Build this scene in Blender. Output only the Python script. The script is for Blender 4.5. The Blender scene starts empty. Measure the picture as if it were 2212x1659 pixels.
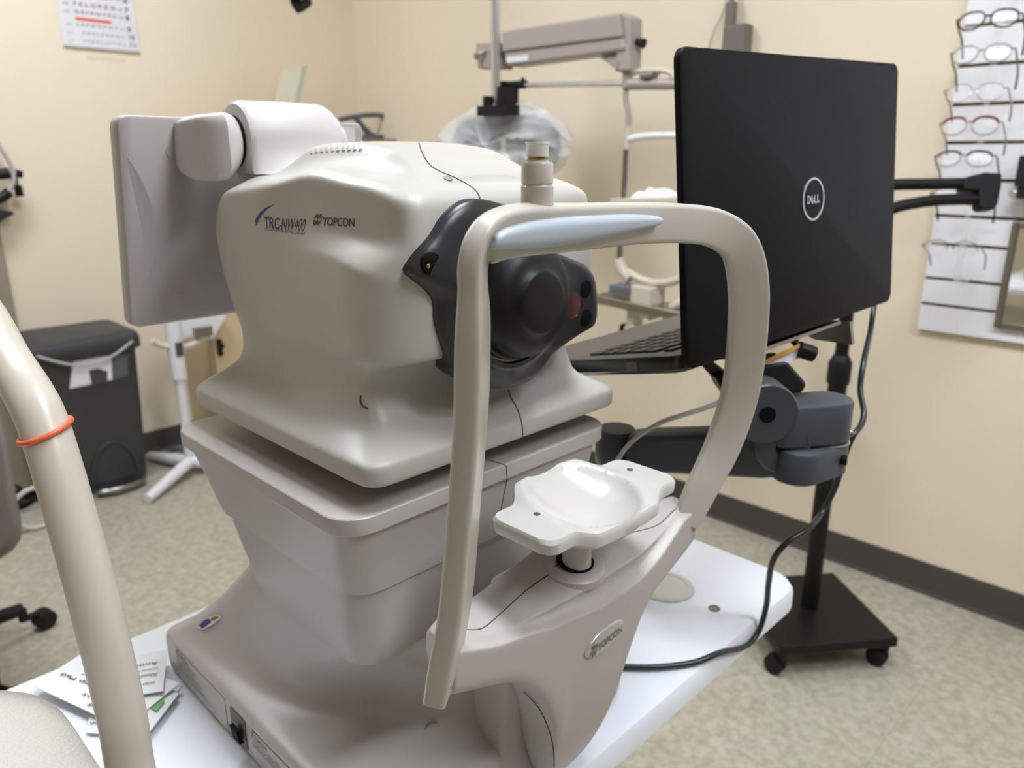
import bpy, bmesh, math, random
from mathutils import Vector, Matrix
from mathutils.bvhtree import BVHTree
from math import sin, cos, pi, radians
random.seed(4)
S = bpy.context.scene
COL = S.collection

# ---------------------------------------------------------------- camera
H = 1.28                                   # camera height
FPX = 1640.0
PITCH = math.atan((829.5 - 338.0) / FPX)
YAW = radians(44.7)
_F = Vector((cos(YAW), sin(YAW), 0)); _R = Vector((sin(YAW), -cos(YAW), 0)); _Z = Vector((0, 0, 1))
FW = _F * cos(PITCH) - _Z * sin(PITCH); UP = _F * sin(PITCH) + _Z * cos(PITCH)
CAM = Vector((0, 0, H))
cd = bpy.data.cameras.new('camera'); cam = bpy.data.objects.new('camera', cd); COL.objects.link(cam)
cam.matrix_world = Matrix(((_R.x, UP.x, -FW.x, 0), (_R.y, UP.y, -FW.y, 0), (_R.z, UP.z, -FW.z, H), (0, 0, 0, 1)))
cd.sensor_width = 36; cd.lens = FPX / 2212 * 36; cd.clip_start = 0.02; cd.clip_end = 40
cd.dof.use_dof = True; cd.dof.focus_distance = 0.50; cd.dof.aperture_fstop = 8.5
S.camera = cam

# ---------------------------------------------------------------- world, exposure
w = bpy.data.worlds.new('world'); S.world = w; w.use_nodes = True
w.node_tree.nodes['Background'].inputs[0].default_value = (1, 0.96, 0.9, 1)
w.node_tree.nodes['Background'].inputs[1].default_value = 0.15
S.view_settings.view_transform = 'Standard'; S.view_settings.look = 'None'
S.view_settings.exposure = 0.0; S.view_settings.gamma = 1.0; S.view_settings.use_curve_mapping = False
S.cycles.use_denoising = True
S.cycles.max_bounces = 8; S.cycles.transparent_max_bounces = 16
LIGHT = 23.2                               # radiance of the ceiling diffusers


def ray(x, y):
    return FW + _R * ((x - 1106.0) / FPX) - UP * ((y - 829.5) / FPX)
def atz(x, y, z):
    d = ray(x, y); return CAM + d * ((z - H) / d.z)
def atX(x, y, X):
    d = ray(x, y); return CAM + d * (X / d.x)
def atY(x, y, Y):
    d = ray(x, y); return CAM + d * (Y / d.y)
def atD(x, y, D):
    return CAM + ray(x, y) * D

# ---------------------------------------------------------------- materials
def lin(c):
    return tuple(((v / 255) / 12.92 if v <= 10 else ((v / 255 + 0.055) / 1.055) ** 2.4) for v in c)
MATS = {}
def mat(name, rgb, rough=0.5, metal=0.0, spec=0.5, noise=0.03, scale=40, bump=0.0, bscale=600, coat=0.0, alpha=1.0, trans=0.0):
    m = bpy.data.materials.new(name); m.use_nodes = True
    nt = m.node_tree; b = nt.nodes['Principled BSDF']
    c = lin(rgb)
    tc = nt.nodes.new('ShaderNodeTexCoord')
    n = nt.nodes.new('ShaderNodeTexNoise'); n.inputs['Scale'].default_value = scale; n.inputs['Detail'].default_value = 3
    nt.links.new(tc.outputs['Object'], n.inputs['Vector'])
    mx = nt.nodes.new('ShaderNodeMix'); mx.data_type = 'RGBA'
    mx.inputs[6].default_value = tuple(v * (1 - noise) for v in c) + (1,)
    mx.inputs[7].default_value = tuple(min(1, v * (1 + noise)) for v in c) + (1,)
    nt.links.new(n.outputs['Fac'], mx.inputs[0]); nt.links.new(mx.outputs[2], b.inputs['Base Color'])
    b.inputs['Roughness'].default_value = rough; b.inputs['Metallic'].default_value = metal
    b.inputs['Specular IOR Level'].default_value = spec
    b.inputs['Coat Weight'].default_value = coat; b.inputs['Coat Roughness'].default_value = 0.1
    b.inputs['Alpha'].default_value = alpha; b.inputs['Transmission Weight'].default_value = trans
    if bump:
        n2 = nt.nodes.new('ShaderNodeTexNoise'); n2.inputs['Scale'].default_value = bscale
        nt.links.new(tc.outputs['Object'], n2.inputs['Vector'])
        bp = nt.nodes.new('ShaderNodeBump'); bp.inputs['Strength'].default_value = bump; bp.inputs['Distance'].default_value = 0.002
        nt.links.new(n2.outputs['Fac'], bp.inputs['Height']); nt.links.new(bp.outputs['Normal'], b.inputs['Normal'])
    MATS[name] = m
    return m

M_WALL = mat('wall_paint', (233, 220, 198), 0.75, spec=0.25, noise=0.02, scale=3, bump=0.15, bscale=250)
M_CEIL = mat('ceiling_tile', (232, 230, 224), 0.9, noise=0.03, scale=60)
M_BASEB = mat('vinyl_cove_base', (74, 68, 66), 0.45, noise=0.04)
M_HEAD = mat('ivory_plastic', (188, 186, 180), 0.34, spec=0.35, noise=0.004)
M_BODY = mat('warm_grey_plastic', (186, 180, 176), 0.34, spec=0.5, noise=0.004, bump=0.03, bscale=1800)
M_ARCH = mat('cream_plastic', (194, 188, 178), 0.30, spec=0.5, noise=0.004)
M_CHIN = mat('white_chinrest_plastic', (204, 202, 199), 0.14, spec=0.5, noise=0.004)
M_SCREEN = mat('lilac_grey_plastic', (180, 173, 172), 0.42, noise=0.004)
M_HINGE = mat('pale_grey_plastic', (198, 194, 193), 0.40, noise=0.004)
M_BLK = mat('black_satin_plastic', (42, 42, 46), 0.30, noise=0.02)
M_LENSCAP = mat('black_rubber', (20, 20, 22), 0.40, spec=0.3, noise=0.02)
M_HOLE = mat('dark_hole', (7, 7, 8), 0.7, spec=0.15, noise=0)
M_RED = mat('dark_red_window', (66, 24, 26), 0.15, noise=0)
M_PAD = mat('blue_grey_silicone', (176, 186, 196), 0.38, noise=0.01)
M_SEAM = mat('seam_shadow_gap', (84, 79, 74), 0.8, noise=0)
M_INKBLUE = mat('blue_ink', (66, 60, 122), 0.5, noise=0)
M_INKDK = mat('grey_ink', (64, 61, 60), 0.5, noise=0)
M_INKMID = mat('mid_grey_ink', (112, 104, 98), 0.6, noise=0)
M_INKLT = mat('light_grey_ink', (138, 136, 140), 0.6, noise=0)
M_SILVER = mat('silver_badge', (196, 195, 192), 0.22, metal=0.35, noise=0.01)
M_LABEL = mat('grey_label_film', (186, 181, 177), 0.5, noise=0.01)
M_TABLE = mat('white_laminate', (236, 241, 250), 0.30, noise=0.01)
M_TABLEDISC = mat('cream_disc', (212, 211, 198), 0.5, noise=0.01)
M_METAL = mat('dull_steel', (150, 148, 146), 0.3, metal=1.0, noise=0.03)
M_CHROME = mat('chrome', (208, 208, 210), 0.2, metal=0.7, noise=0.0)
M_BRASS = mat('brass', (170, 140, 84), 0.3, metal=1.0, noise=0.03)
M_LAPTOP = mat('charcoal_lid', (11, 11, 14), 0.5, spec=0.14, noise=0.05, scale=900)
M_LAPTRIM = mat('black_laptop_edge', (22, 22, 24), 0.3, noise=0)
M_DECK = mat('grey_laptop_deck', (74, 70, 67), 0.4, metal=0.1, noise=0.04)
M_KEY = mat('dark_keys', (30, 28, 28), 0.45, noise=0)
M_ARM = mat('gunmetal_paint', (74, 79, 86), 0.38, metal=0.2, noise=0.02)
M_POLE = mat('black_powder_coat', (14, 13, 13), 0.45, spec=0.3, noise=0.05)
M_TUBE = mat('black_foam_tube', (18, 18, 20), 0.6, spec=0.3, noise=0.04)
M_RUB = mat('caster_rubber', (16, 16, 18), 0.5, spec=0.3, noise=0)
M_CABLE = mat('black_cable', (34, 42, 46), 0.35, noise=0)
M_WCABLE = mat('grey_cable', (196, 192, 188), 0.4, noise=0)
M_BIN = mat('charcoal_bin_plastic', (58, 58, 62), 0.5, noise=0.03, bump=0.05, bscale=900)
M_WHITE = mat('white_enamel', (224, 224, 230), 0.3, noise=0.01)
M_PAPER = mat('white_paper', (222, 222, 228), 0.7, noise=0.01)
M_PACK = mat('foil_paper_packet', (228, 229, 232), 0.5, noise=0.02, bump=0.1, bscale=120)
M_GREEN = mat('green_print', (96, 160, 92), 0.6, noise=0)
M_REDINK = mat('red_print', (228, 96, 84), 0.6, noise=0)
M_ORANGE = mat('orange_rubber_ring', (226, 104, 66), 0.4, noise=0.01)
M_CREAM = mat('cream_enamel', (200, 191, 178), 0.32, noise=0.004)
M_GRAINW = mat('grained_white_plastic', (190, 186, 180), 0.34, noise=0.006, bump=0.35, bscale=420)
M_SLAT = mat('white_slat_panel', (236, 236, 242), 0.5, noise=0.01)
M_GROOVE = mat('brown_groove', (112, 82, 44), 0.8, noise=0.05)
M_ALU = mat('brushed_frame', (150, 144, 132), 0.3, metal=0.9, noise=0.04)
M_MIRROR = mat('mirror_glass', (226, 226, 220), 0.03, metal=1.0, noise=0)
M_CAB = mat('tan_cabinet_laminate', (204, 184, 148), 0.45, noise=0.03)
M_CABTOP = mat('brown_cabinet_top', (150, 122, 90), 0.5, noise=0.05)
M_CHAIR = mat('taupe_leather', (118, 108, 104), 0.38, noise=0.04, bump=0.1, bscale=200)
M_PHARM = mat('putty_enamel', (164, 153, 147), 0.4, noise=0.004)
M_PHDARK = mat('slate_instrument', (96, 104, 114), 0.45, noise=0.05)
M_ADAPT = mat('grey_adapter', (112, 106, 98), 0.5, noise=0.02)
M_TISSUE = mat('white_tissue', (240, 240, 242), 0.9, noise=0.01)

def clear(name, tint, fac, rough=0.08):
    m = bpy.data.materials.new(name); m.use_nodes = True; nt = m.node_tree
    out = nt.nodes['Material Output']; nt.nodes.remove(nt.nodes['Principled BSDF'])
    t = nt.nodes.new('ShaderNodeBsdfTransparent'); t.inputs[0].default_value = (1, 1, 1, 1)
    p = nt.nodes.new('ShaderNodeBsdfPrincipled'); p.inputs['Base Color'].default_value = lin(tint) + (1,); p.inputs['Roughness'].default_value = rough
    n = nt.nodes.new('ShaderNodeTexNoise'); n.inputs['Scale'].default_value = 9; n.inputs['Detail'].default_value = 4
    mr = nt.nodes.new('ShaderNodeMapRange'); mr.inputs[1].default_value = 0.3; mr.inputs[2].default_value = 0.7
    mr.inputs[3].default_value = max(0, fac - 0.12) if fac > 0.2 else fac; mr.inputs[4].default_value = min(1, fac + 0.12) if fac > 0.2 else fac
    tc = nt.nodes.new('ShaderNodeTexCoord'); nt.links.new(tc.outputs['Object'], n.inputs['Vector'])
    nt.links.new(n.outputs['Fac'], mr.inputs[0])
    mx = nt.nodes.new('ShaderNodeMixShader'); nt.links.new(mr.outputs[0], mx.inputs[0])
    nt.links.new(t.outputs[0], mx.inputs[1]); nt.links.new(p.outputs[0], mx.inputs[2]); nt.links.new(mx.outputs[0], out.inputs[0])
    return m
M_BAG = clear('clear_plastic_bag', (236, 238, 242), 0.42, 0.25)
M_LENS = clear('demo_lens', (245, 247, 250), 0.10, 0.04)
M_ACRYL = clear('clear_acrylic', (240, 240, 240), 0.18, 0.06)
M_CAPCLR = clear('frosted_clear_cap', (240, 240, 240), 0.75, 0.25)

def floor_mat():
    m = bpy.data.materials.new('vinyl_composition_tile'); m.use_nodes = True; nt = m.node_tree; b = nt.nodes['Principled BSDF']
    tc = nt.nodes.new('ShaderNodeTexCoord')
    n = nt.nodes.new('ShaderNodeTexNoise'); n.inputs['Scale'].default_value = 46; n.inputs['Detail'].default_value = 4; n.inputs['Roughness'].default_value = 0.65
    n2 = nt.nodes.new('ShaderNodeTexNoise'); n2.inputs['Scale'].default_value = 7; n2.inputs['Detail'].default_value = 2
    nt.links.new(tc.outputs['Object'], n.inputs['Vector']); nt.links.new(tc.outputs['Object'], n2.inputs['Vector'])
    cr = nt.nodes.new('ShaderNodeValToRGB')
    cr.color_ramp.elements[0].position = 0.36; cr.color_ramp.elements[0].color = lin((158, 153, 137)) + (1,)
    cr.color_ramp.elements[1].position = 0.64; cr.color_ramp.elements[1].color = lin((182, 178, 163)) + (1,)
    nt.links.new(n.outputs['Fac'], cr.inputs[0])
    mx = nt.nodes.new('ShaderNodeMix'); mx.data_type = 'RGBA'; mx.blend_type = 'MULTIPLY'; mx.inputs[0].default_value = 0.35
    nt.links.new(cr.outputs[0], mx.inputs[6])
    cr2 = nt.nodes.new('ShaderNodeValToRGB'); cr2.color_ramp.elements[0].position = 0.35; cr2.color_ramp.elements[0].color = (0.86, 0.87, 0.83, 1)
    cr2.color_ramp.elements[1].position = 0.65; cr2.color_ramp.elements[1].color = (1, 1, 1, 1)
    nt.links.new(n2.outputs['Fac'], cr2.inputs[0]); nt.links.new(cr2.outputs[0], mx.inputs[7])
    br = nt.nodes.new('ShaderNodeTexBrick'); br.offset = 0; br.inputs['Scale'].default_value = 1
    br.inputs['Brick Width'].default_value = 0.61; br.inputs['Row Height'].default_value = 0.61; br.inputs['Mortar Size'].default_value = 0.0014
    br.inputs['Color1'].default_value = (1, 1, 1, 1); br.inputs['Color2'].default_value = (0.96, 0.96, 0.95, 1); br.inputs['Mortar'].default_value = (0.84, 0.83, 0.80, 1)
    nt.links.new(tc.outputs['Object'], br.inputs['Vector'])
    m2 = nt.nodes.new('ShaderNodeMix'); m2.data_type = 'RGBA'; m2.blend_type = 'MULTIPLY'; m2.inputs[0].default_value = 1
    nt.links.new(mx.outputs[2], m2.inputs[6]); nt.links.new(br.outputs['Color'], m2.inputs[7])
    nt.links.new(m2.outputs[2], b.inputs['Base Color']); b.inputs['Roughness'].default_value = 0.42; b.inputs['Specular IOR Level'].default_value = 0.4
    return m
M_FLOOR = floor_mat()
def glow(name, rgb, k):
    m = bpy.data.materials.new(name); m.use_nodes = True; b = m.node_tree.nodes['Principled BSDF']
    b.inputs['Emission Color'].default_value = rgb + (1,); b.inputs['Emission Strength'].default_value = k
    return m
M_GLOW = glow('lit_diffuser', (0.93, 0.975, 1.04), LIGHT)

# ---------------------------------------------------------------- object helpers
ORG = {}
def thing(name, loc, label, cat, group=None):
    o = bpy.data.objects.new(name, None); COL.objects.link(o); o.empty_display_size = 0.05
    o.location = loc; ORG[o.name] = Vector(loc)
    o['label'] = label; o['category'] = cat
    if group: o['group'] = group
    return o
def tag(o, label, cat, group=None):
    o['label'] = label; o['category'] = cat
    if group: o['group'] = group
    return o
def mk(name, verts, faces, m, parent=None, smooth=True, sub=0, bevel=0, bseg=3, label=None, flat=False):
    """one mesh object from world-space vertices, its origin at its parent's (or at its own bottom centre)"""
    verts = [Vector(v) for v in verts]
    if parent is not None:
        org = ORG[parent.name]
    else:
        mn = [min(v[i] for v in verts) for i in range(3)]; mxx = [max(v[i] for v in verts) for i in range(3)]
        org = Vector(((mn[0] + mxx[0]) / 2, (mn[1] + mxx[1]) / 2, mn[2]))
    me = bpy.data.meshes.new(name); me.from_pydata([v - org for v in verts], [], faces); me.update()
    bm = bmesh.new(); bm.from_mesh(me); bmesh.ops.remove_doubles(bm, verts=bm.verts, dist=1e-7)
    bmesh.ops.recalc_face_normals(bm, faces=bm.faces); bm.to_mesh(me); bm.free()
    for p in me.polygons: p.use_smooth = smooth and not flat
    if smooth and not flat and not sub and not bevel: me.set_sharp_from_angle(angle=radians(38))
    me.materials.append(m)
    o = bpy.data.objects.new(name, me); COL.objects.link(o)
    if parent is not None: o.parent = parent
    else: o.location = org
    ORG[o.name] = org
    if bevel:
        b = o.modifiers.new('bevel', 'BEVEL'); b.width = bevel; b.segments = bseg; b.limit_method = 'ANGLE'; b.angle_limit = radians(40); b.harden_normals = True
    if sub:
        s = o.modifiers.new('sub', 'SUBSURF'); s.levels = sub; s.render_levels = sub
    if label: o['label'] = label
    return o
class G:
    """collects shapes that belong to one mesh"""
    def __init__(s): s.v = []; s.f = []
    def add(s, vf):
        n = len(s.v); s.v += [Vector(a) for a in vf[0]]; s.f += [tuple(i + n for i in f) for f in vf[1]]; return s
def xf(vf, mtx): return ([mtx @ Vector(v) for v in vf[0]], vf[1])
def box(x0, x1, y0, y1, z0, z1):
    v = [(x, y, z) for z in (z0, z1) for y in (y0, y1) for x in (x0, x1)]
    return v, [(0, 2, 3, 1), (4, 5, 7, 6), (0, 1, 5, 4), (2, 6, 7, 3), (0, 4, 6, 2), (1, 3, 7, 5)]
def loft(secs, closed=True, cap=(True, True)):
    n = len(secs[0]); v = [Vector(p) for s in secs for p in s]; f = []
    for j in range(len(secs) - 1):
        for i in range(n if closed else n - 1):
            k = (i + 1) % n
            f.append((j * n + i, j * n + k, (j + 1) * n + k, (j + 1) * n + i))
    if closed and cap[0]: f.append(tuple(range(n - 1, -1, -1)))
    if closed and cap[1]: f.append(tuple(range((len(secs) - 1) * n, len(secs) * n)))
    return v, f
def rrect(x0, x1, y0, y1, z, r, n=5):
    if not isinstance(r, (tuple, list)): r = (r,) * 4
    pts = []
    for (cx, cy, a0, rr) in ((x1 - r[0], y1 - r[0], 0, r[0]), (x0 + r[1], y1 - r[1], 90, r[1]), (x0 + r[2], y0 + r[2], 180, r[2]), (x1 - r[3], y0 + r[3], 270, r[3])):
        for k in range(n + 1):
            a = radians(a0 + 90 * k / n); pts.append((cx + rr * cos(a), cy + rr * sin(a), z))
    return pts
def lathe(prof, c=(0, 0, 0), axis=(0, 0, 1), n=32):
    """prof: list of (radius, height along axis)"""
    q = Vector((0, 0, 1)).rotation_difference(Vector(axis).normalized()).to_matrix(); c = Vector(c)
    secs = [[c + q @ Vector((max(r, 1e-5) * cos(2 * pi * k / n), max(r, 1e-5) * sin(2 * pi * k / n), h)) for k in range(n)] for r, h in prof]
    return loft(secs)
def cyl(a, b, r, n=20, r2=None):
    a = Vector(a); b = Vector(b); L = (b - a).length
    return lathe([(r, 0), (r if r2 is None else r2, L)], a, b - a, n)
def spline(pts, n=8, closed=False):
    P = [Vector(p) for p in pts]; out = []; m = len(P)
    rng = range(m if closed else m - 1)
    for i in rng:
        if closed: a, b, c, d = P[(i - 1) % m], P[i], P[(i + 1) % m], P[(i + 2) % m]
        else: a, b, c, d = P[max(i - 1, 0)], P[i], P[i + 1], P[min(i + 2, m - 1)]
        for k in range(n):
            t = k / n
            out.append(0.5 * ((2 * b) + (c - a) * t + (2 * a - 5 * b + 4 * c - d) * t * t + (3 * b - a - 3 * c + d) * t ** 3))
    if not closed: out.append(P[-1])
    return out
def tube(pts, r, n=10, sm=8, closed=False, up=None):
    P = spline(pts, sm, closed) if sm else [Vector(p) for p in pts]
    m = len(P); secs = []; N = None
    for i in range(m):
        T = (P[(i + 1) % m] - P[i - 1]) if closed else (P[min(i + 1, m - 1)] - P[max(i - 1, 0)])
        T.normalize()
        if N is None:
            N = T.orthogonal().normalized()
        N = (N - T * N.dot(T)).normalized(); B = T.cross(N)
        rr = r(i / (m - 1)) if callable(r) else r
        secs.append([P[i] + (N * cos(2 * pi * k / n) + B * sin(2 * pi * k / n)) * rr for k in range(n)])
    if closed: secs.append(secs[0])
    return loft(secs, cap=(not closed, not closed))
def torus(c, axis, R, r, n=36, m=10):
    q = Vector((0, 0, 1)).rotation_difference(Vector(axis).normalized()).to_matrix(); c = Vector(c)
    return tube([c + q @ Vector((R * cos(2 * pi * k / n), R * sin(2 * pi * k / n), 0)) for k in range(n)], r, m, 0, True)
def grid(rows):
    n = len(rows[0]); v = [Vector(p) for r in rows for p in r]; f = []
    for j in range(len(rows) - 1):
        for i in range(n - 1): f.append((j * n + i, j * n + i + 1, (j + 1) * n + i + 1, (j + 1) * n + i))
    return v, f
def prism(poly, d):
    """poly: world points of a planar outline, extruded by vector d"""
    n = len(poly); v = [Vector(p) for p in poly] + [Vector(p) + Vector(d) for p in poly]
    f = [tuple(range(n - 1, -1, -1)), tuple(range(n, 2 * n))] + [(i, (i + 1) % n, n + (i + 1) % n, n + i) for i in range(n)]
    return v, f
def struct(name, vf, m, bevel=0):
    o = mk(name, vf[0], vf[1], m, None, smooth=bool(bevel), bevel=bevel); o['kind'] = 'structure'; return o
def lerp(tab, x):
    if x <= tab[0][0]: return tab[0][1]
    for (a, b), (c, d) in zip(tab, tab[1:]):
        if x <= c:
            t = (x - a) / (c - a); return b + (d - b) * t
    return tab[-1][1]
def slerp_tab(tab, x):
    if x <= tab[0][0]: return tab[0][1]
    for (a, b), (c, d) in zip(tab, tab[1:]):
        if x <= c:
            t = (x - a) / (c - a); t = t * t * (3 - 2 * t); return b + (d - b) * t
    return tab[-1][1]
def bvh(o):
    bpy.context.view_layer.update(); dg = bpy.context.evaluated_depsgraph_get()
    e = o.evaluated_get(dg); me = e.to_mesh(); mw = ORG[o.name]
    t = BVHTree.FromPolygons([v.co + mw for v in me.vertices], [tuple(p.vertices) for p in me.polygons]); e.to_mesh_clear(); return t
def hit(tree, px, off=0.0):
    d = ray(*px).normalized(); r = tree.ray_cast(CAM, d)
    if r[0] is None: return None
    n = r[1] if r[1].dot(d) < 0 else -r[1]
    return r[0] + n * off
def seam(name, o, tree, pts, parent, r=0.0005, n=6, m=None):
    ps = [hit(tree, p) for p in [tuple(q) for q in spline([(a, b, 0) for a, b in pts], n)] ] if False else []
    for q in spline([Vector((a, b, 0)) for a, b in pts], n):
        h = hit(tree, (q.x, q.y))
        if h is not None: ps.append(h)
    if len(ps) < 2: print('seam missed', name, pts); return None
    vf = tube(ps, r, 6, 0); return mk(name, vf[0], vf[1], m or M_SEAM, parent)
FONT = None
def text_vf(s, size=1.0, bold=0.0, xs=1.0, shear=0.0, align='LEFT', depth=0.0):
    c = bpy.data.curves.new('t', 'FONT'); c.body = s; c.size = size; c.offset = bold; c.shear = shear; c.align_x = align; c.resolution_u = 3; c.extrude = depth
    o = bpy.data.objects.new('t', c); COL.objects.link(o); bpy.context.view_layer.update()
    e = o.evaluated_get(bpy.context.evaluated_depsgraph_get()); me = bpy.data.meshes.new_from_object(e)
    v = [Vector((q.co.x * xs, q.co.y, q.co.z)) for q in me.vertices]; f = [tuple(p.vertices) for p in me.polygons]
    bpy.data.objects.remove(o); bpy.data.curves.remove(c); bpy.data.meshes.remove(me)
    return v, f
def width(vf): return max(v.x for v in vf[0]) if vf[0] else 0
def on_plane(vf, o, u, v, off=0.0003):
    o = Vector(o); u = Vector(u).normalized(); v = Vector(v).normalized(); n = u.cross(v).normalized()
    return [o + u * p[0] + v * p[1] + n * (off + p[2]) for p in vf[0]], vf[1]

TOPCON_MARK = []          # the little two-part mark in front of the maker's name, in unit height
def mark_vf():
    g = G()
    up = [(0.02, 0.56), (0.16, 0.56), (0.33, 0.78), (0.36, 0.56), (0.5, 0.56), (0.72, 0.8), (0.74, 0.56), (0.9, 0.56), (0.86, 1.0), (0.74, 1.02), (0.5, 0.86), (0.46, 1.0), (0.34, 1.02)]
    g.add(([(x, y, 0) for x, y in up], [tuple(range(len(up)))]))
    dn = [(0.9 - x * 0.98, 1.0 - y, 0) for x, y in up]
    g.add((dn, [tuple(range(len(up)))]))
    return g.v, g.f

# ================================================================ ROOM
XW, YW, ZC = 2.34, 3.40, 3.0
X0, Y0 = -3.3, -2.6
struct('floor', box(X0, XW, Y0, YW, -0.05, 0), M_FLOOR)
struct('ceiling', box(X0, XW, Y0, YW, ZC, ZC + 0.05), M_CEIL)
struct('wall_left', box(X0, XW + 0.1, YW, YW + 0.1, 0, ZC), M_WALL)
struct('wall_right', box(XW, XW + 0.1, Y0, YW, 0, ZC), M_WALL)
M_WALLDK = mat('bounce_cut_dark_wall', (120, 108, 96), 0.7, noise=0.05)  # made-up dark tone for the unseen back wall, to cut bounced fill light
struct('wall_back', box(X0, XW + 0.1, Y0 - 0.1, Y0, 0, ZC), M_WALLDK)
struct('wall_far', box(X0 - 0.1, X0, Y0 - 0.1, YW + 0.1, 0, ZC), M_WALL)
def cove(a, b, n):
    # vinyl cove base: flat strip with a small curved toe
    a = Vector(a); b = Vector(b); n = Vector(n)
    prof = [(0, 0), (0.012, 0), (0.009, 0.006), (0.006, 0.014), (0.005, 0.098), (0.003, 0.102), (0, 0.102)]
    return loft([[p + n * q[0] + Vector((0, 0, q[1])) for q in prof] for p in (a, b)])
struct('baseboard_right', cove((XW, Y0, 0), (XW, YW, 0), (-1, 0, 0)), M_BASEB)
struct('baseboard_left', cove((0.70, YW, 0), (XW, YW, 0), (0, -1, 0)), M_BASEB)
struct('trim_1', box(0.52, 0.70, YW - 0.03, YW, 0, 2.1), mat('grey_door_jamb', (150, 140, 124), 0.5), 0.004)
def panel(cx, cy, sx, sy, label):
    t = thing('ceiling_light', (cx, cy, ZC - 0.03), label, 'ceiling light', 'recessed ceiling lights')
    g = G()
    for a in (box(cx - sx, cx + sx, cy - sy, cy - sy + 0.03, ZC - 0.03, ZC), box(cx - sx, cx + sx, cy + sy - 0.03, cy + sy, ZC - 0.03, ZC),
              box(cx - sx, cx - sx + 0.03, cy - sy + 0.03, cy + sy - 0.03, ZC - 0.03, ZC), box(cx + sx - 0.03, cx + sx, cy - sy + 0.03, cy + sy - 0.03, ZC - 0.03, ZC)): g.add(a)
    mk('frame', g.v, g.f, M_WHITE, t, smooth=False)
    d = box(cx - sx + 0.03, cx + sx - 0.03, cy - sy + 0.03, cy + sy - 0.03, ZC - 0.015, ZC)
    mk('diffuser', d[0], d[1], M_GLOW, t, smooth=False)
panel(0.42, 2.35, 0.6, 0.3, 'lit ceiling panel nearest the left wall with the eye chart')
panel(0.80, 0.25, 0.3, 0.6, 'lit ceiling panel beyond the laptop, nearest the slatted panel')
panel(0.90, -1.40, 0.3, 0.6, 'lit ceiling panel over the near right side of the room')

# ================================================================ TABLE
TZ = 0.75
tb = thing('instrument_table', (0.28, 0.59, 0), 'white instrument table with rounded corners under the retinal camera', 'table')
x0, x1, y0, y1 = -0.36, 0.893, 0.345, 0.845
v = loft([rrect(x0 + .012, x1 - .012, y0 + .012, y1 - .012, TZ - .036, .03), rrect(x0, x1, y0, y1, TZ - .030, .04), rrect(x0, x1, y0, y1, TZ - .008, .04),
          rrect(x0 + .003, x1 - .003, y0 + .003, y1 - .003, TZ - .002, .04), rrect(x0 + .009, x1 - .009, y0 + .009, y1 - .009, TZ, .036)])
mk('table_top', v[0], v[1], M_TABLE, tb, bevel=0)
c = atz(1437, 1268, TZ)
v = lathe([(0.036, 0), (0.036, 0.0016), (0.0345, 0.0024), (0.029, 0.0024), (0.028, 0.0012), (0.001, 0.0012)], c, n=40); mk('cable_port_cover', v[0], v[1], M_TABLEDISC, tb, label='round cream port cover let into the white top')
c = atz(1543, 1315, TZ)
v = lathe([(0.007, 0.0002), (0.0072, 0.001), (0.0055, 0.0012), (0.005, 0.0004), (0.0008, 0.0004)], c, n=20); mk('screw', v[0], v[1], M_METAL, tb, label='recessed steel screw')
v = G().add(cyl((0.28, 0.6, 0.06), (0.28, 0.6, TZ - 0.035), 0.05)).add(cyl((0.28, 0.6, 0.4), (0.28, 0.6, TZ - 0.035), 0.065)); mk('column', v.v, v.f, M_WHITE, tb)
g = G().add(box(-0.1, 0.66, 0.57, 0.63, 0.03, 0.07)).add(box(-0.1, -0.04, 0.38, 0.80, 0.03, 0.07)).add(box(0.60, 0.66, 0.38, 0.80, 0.03, 0.07))
for x in (-0.07, 0.63):
    for y in (0.41, 0.77): g.add(cyl((x, y, 0), (x, y, 0.03), 0.025))
mk('foot_frame', g.v, g.f, M_WHITE, tb, smooth=False)

# ================================================================ RETINAL CAMERA
XC = 0.423
def W(x, y, z): return Vector((x, y, H + z))
rc = thing('retinal_camera', (XC, 0.56, TZ), 'large ivory retinal camera with black lens bezel, headrest arch and chinrest on the white table', 'retinal camera')

# ---- base
def foot(hw, yf, yr, z, rf, rr): return [(x, y, H + z) for x, y, _ in rrect(XC - hw, XC + hw, yf, yr, 0, (rr, rr, rf, rf), 8)]
def rpoly(pts, rad, n=5):
    out = []; m = len(pts)
    for i in range(m):
        p, q, r_ = Vector(pts[i - 1]), Vector(pts[i]), Vector(pts[(i + 1) % m])
        d1, d2 = (p - q), (r_ - q); e = min(rad[i], d1.length * .48, d2.length * .48); a_, b_ = q + d1.normalized() * e, q + d2.normalized() * e
        for k_ in range(n + 1):
            t = k_ / n; out.append((a_ * (1 - t) ** 2 + q * 2 * t * (1 - t) + b_ * t * t))
    return out
def bfoot(z, rear, side, nose, rr=.016, rs=.06, rn=.03):
    pts = [(rear[0], rear[1]), (-rear[0], rear[1]), (-side[0], side[1]), (-nose[0], nose[1]), (nose[0], nose[1]), (side[0], side[1])]
    return [(XC + q.x, q.y, H + z) for q in rpoly(pts, (rr, rr, rs, rn, rn, rs))]
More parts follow.
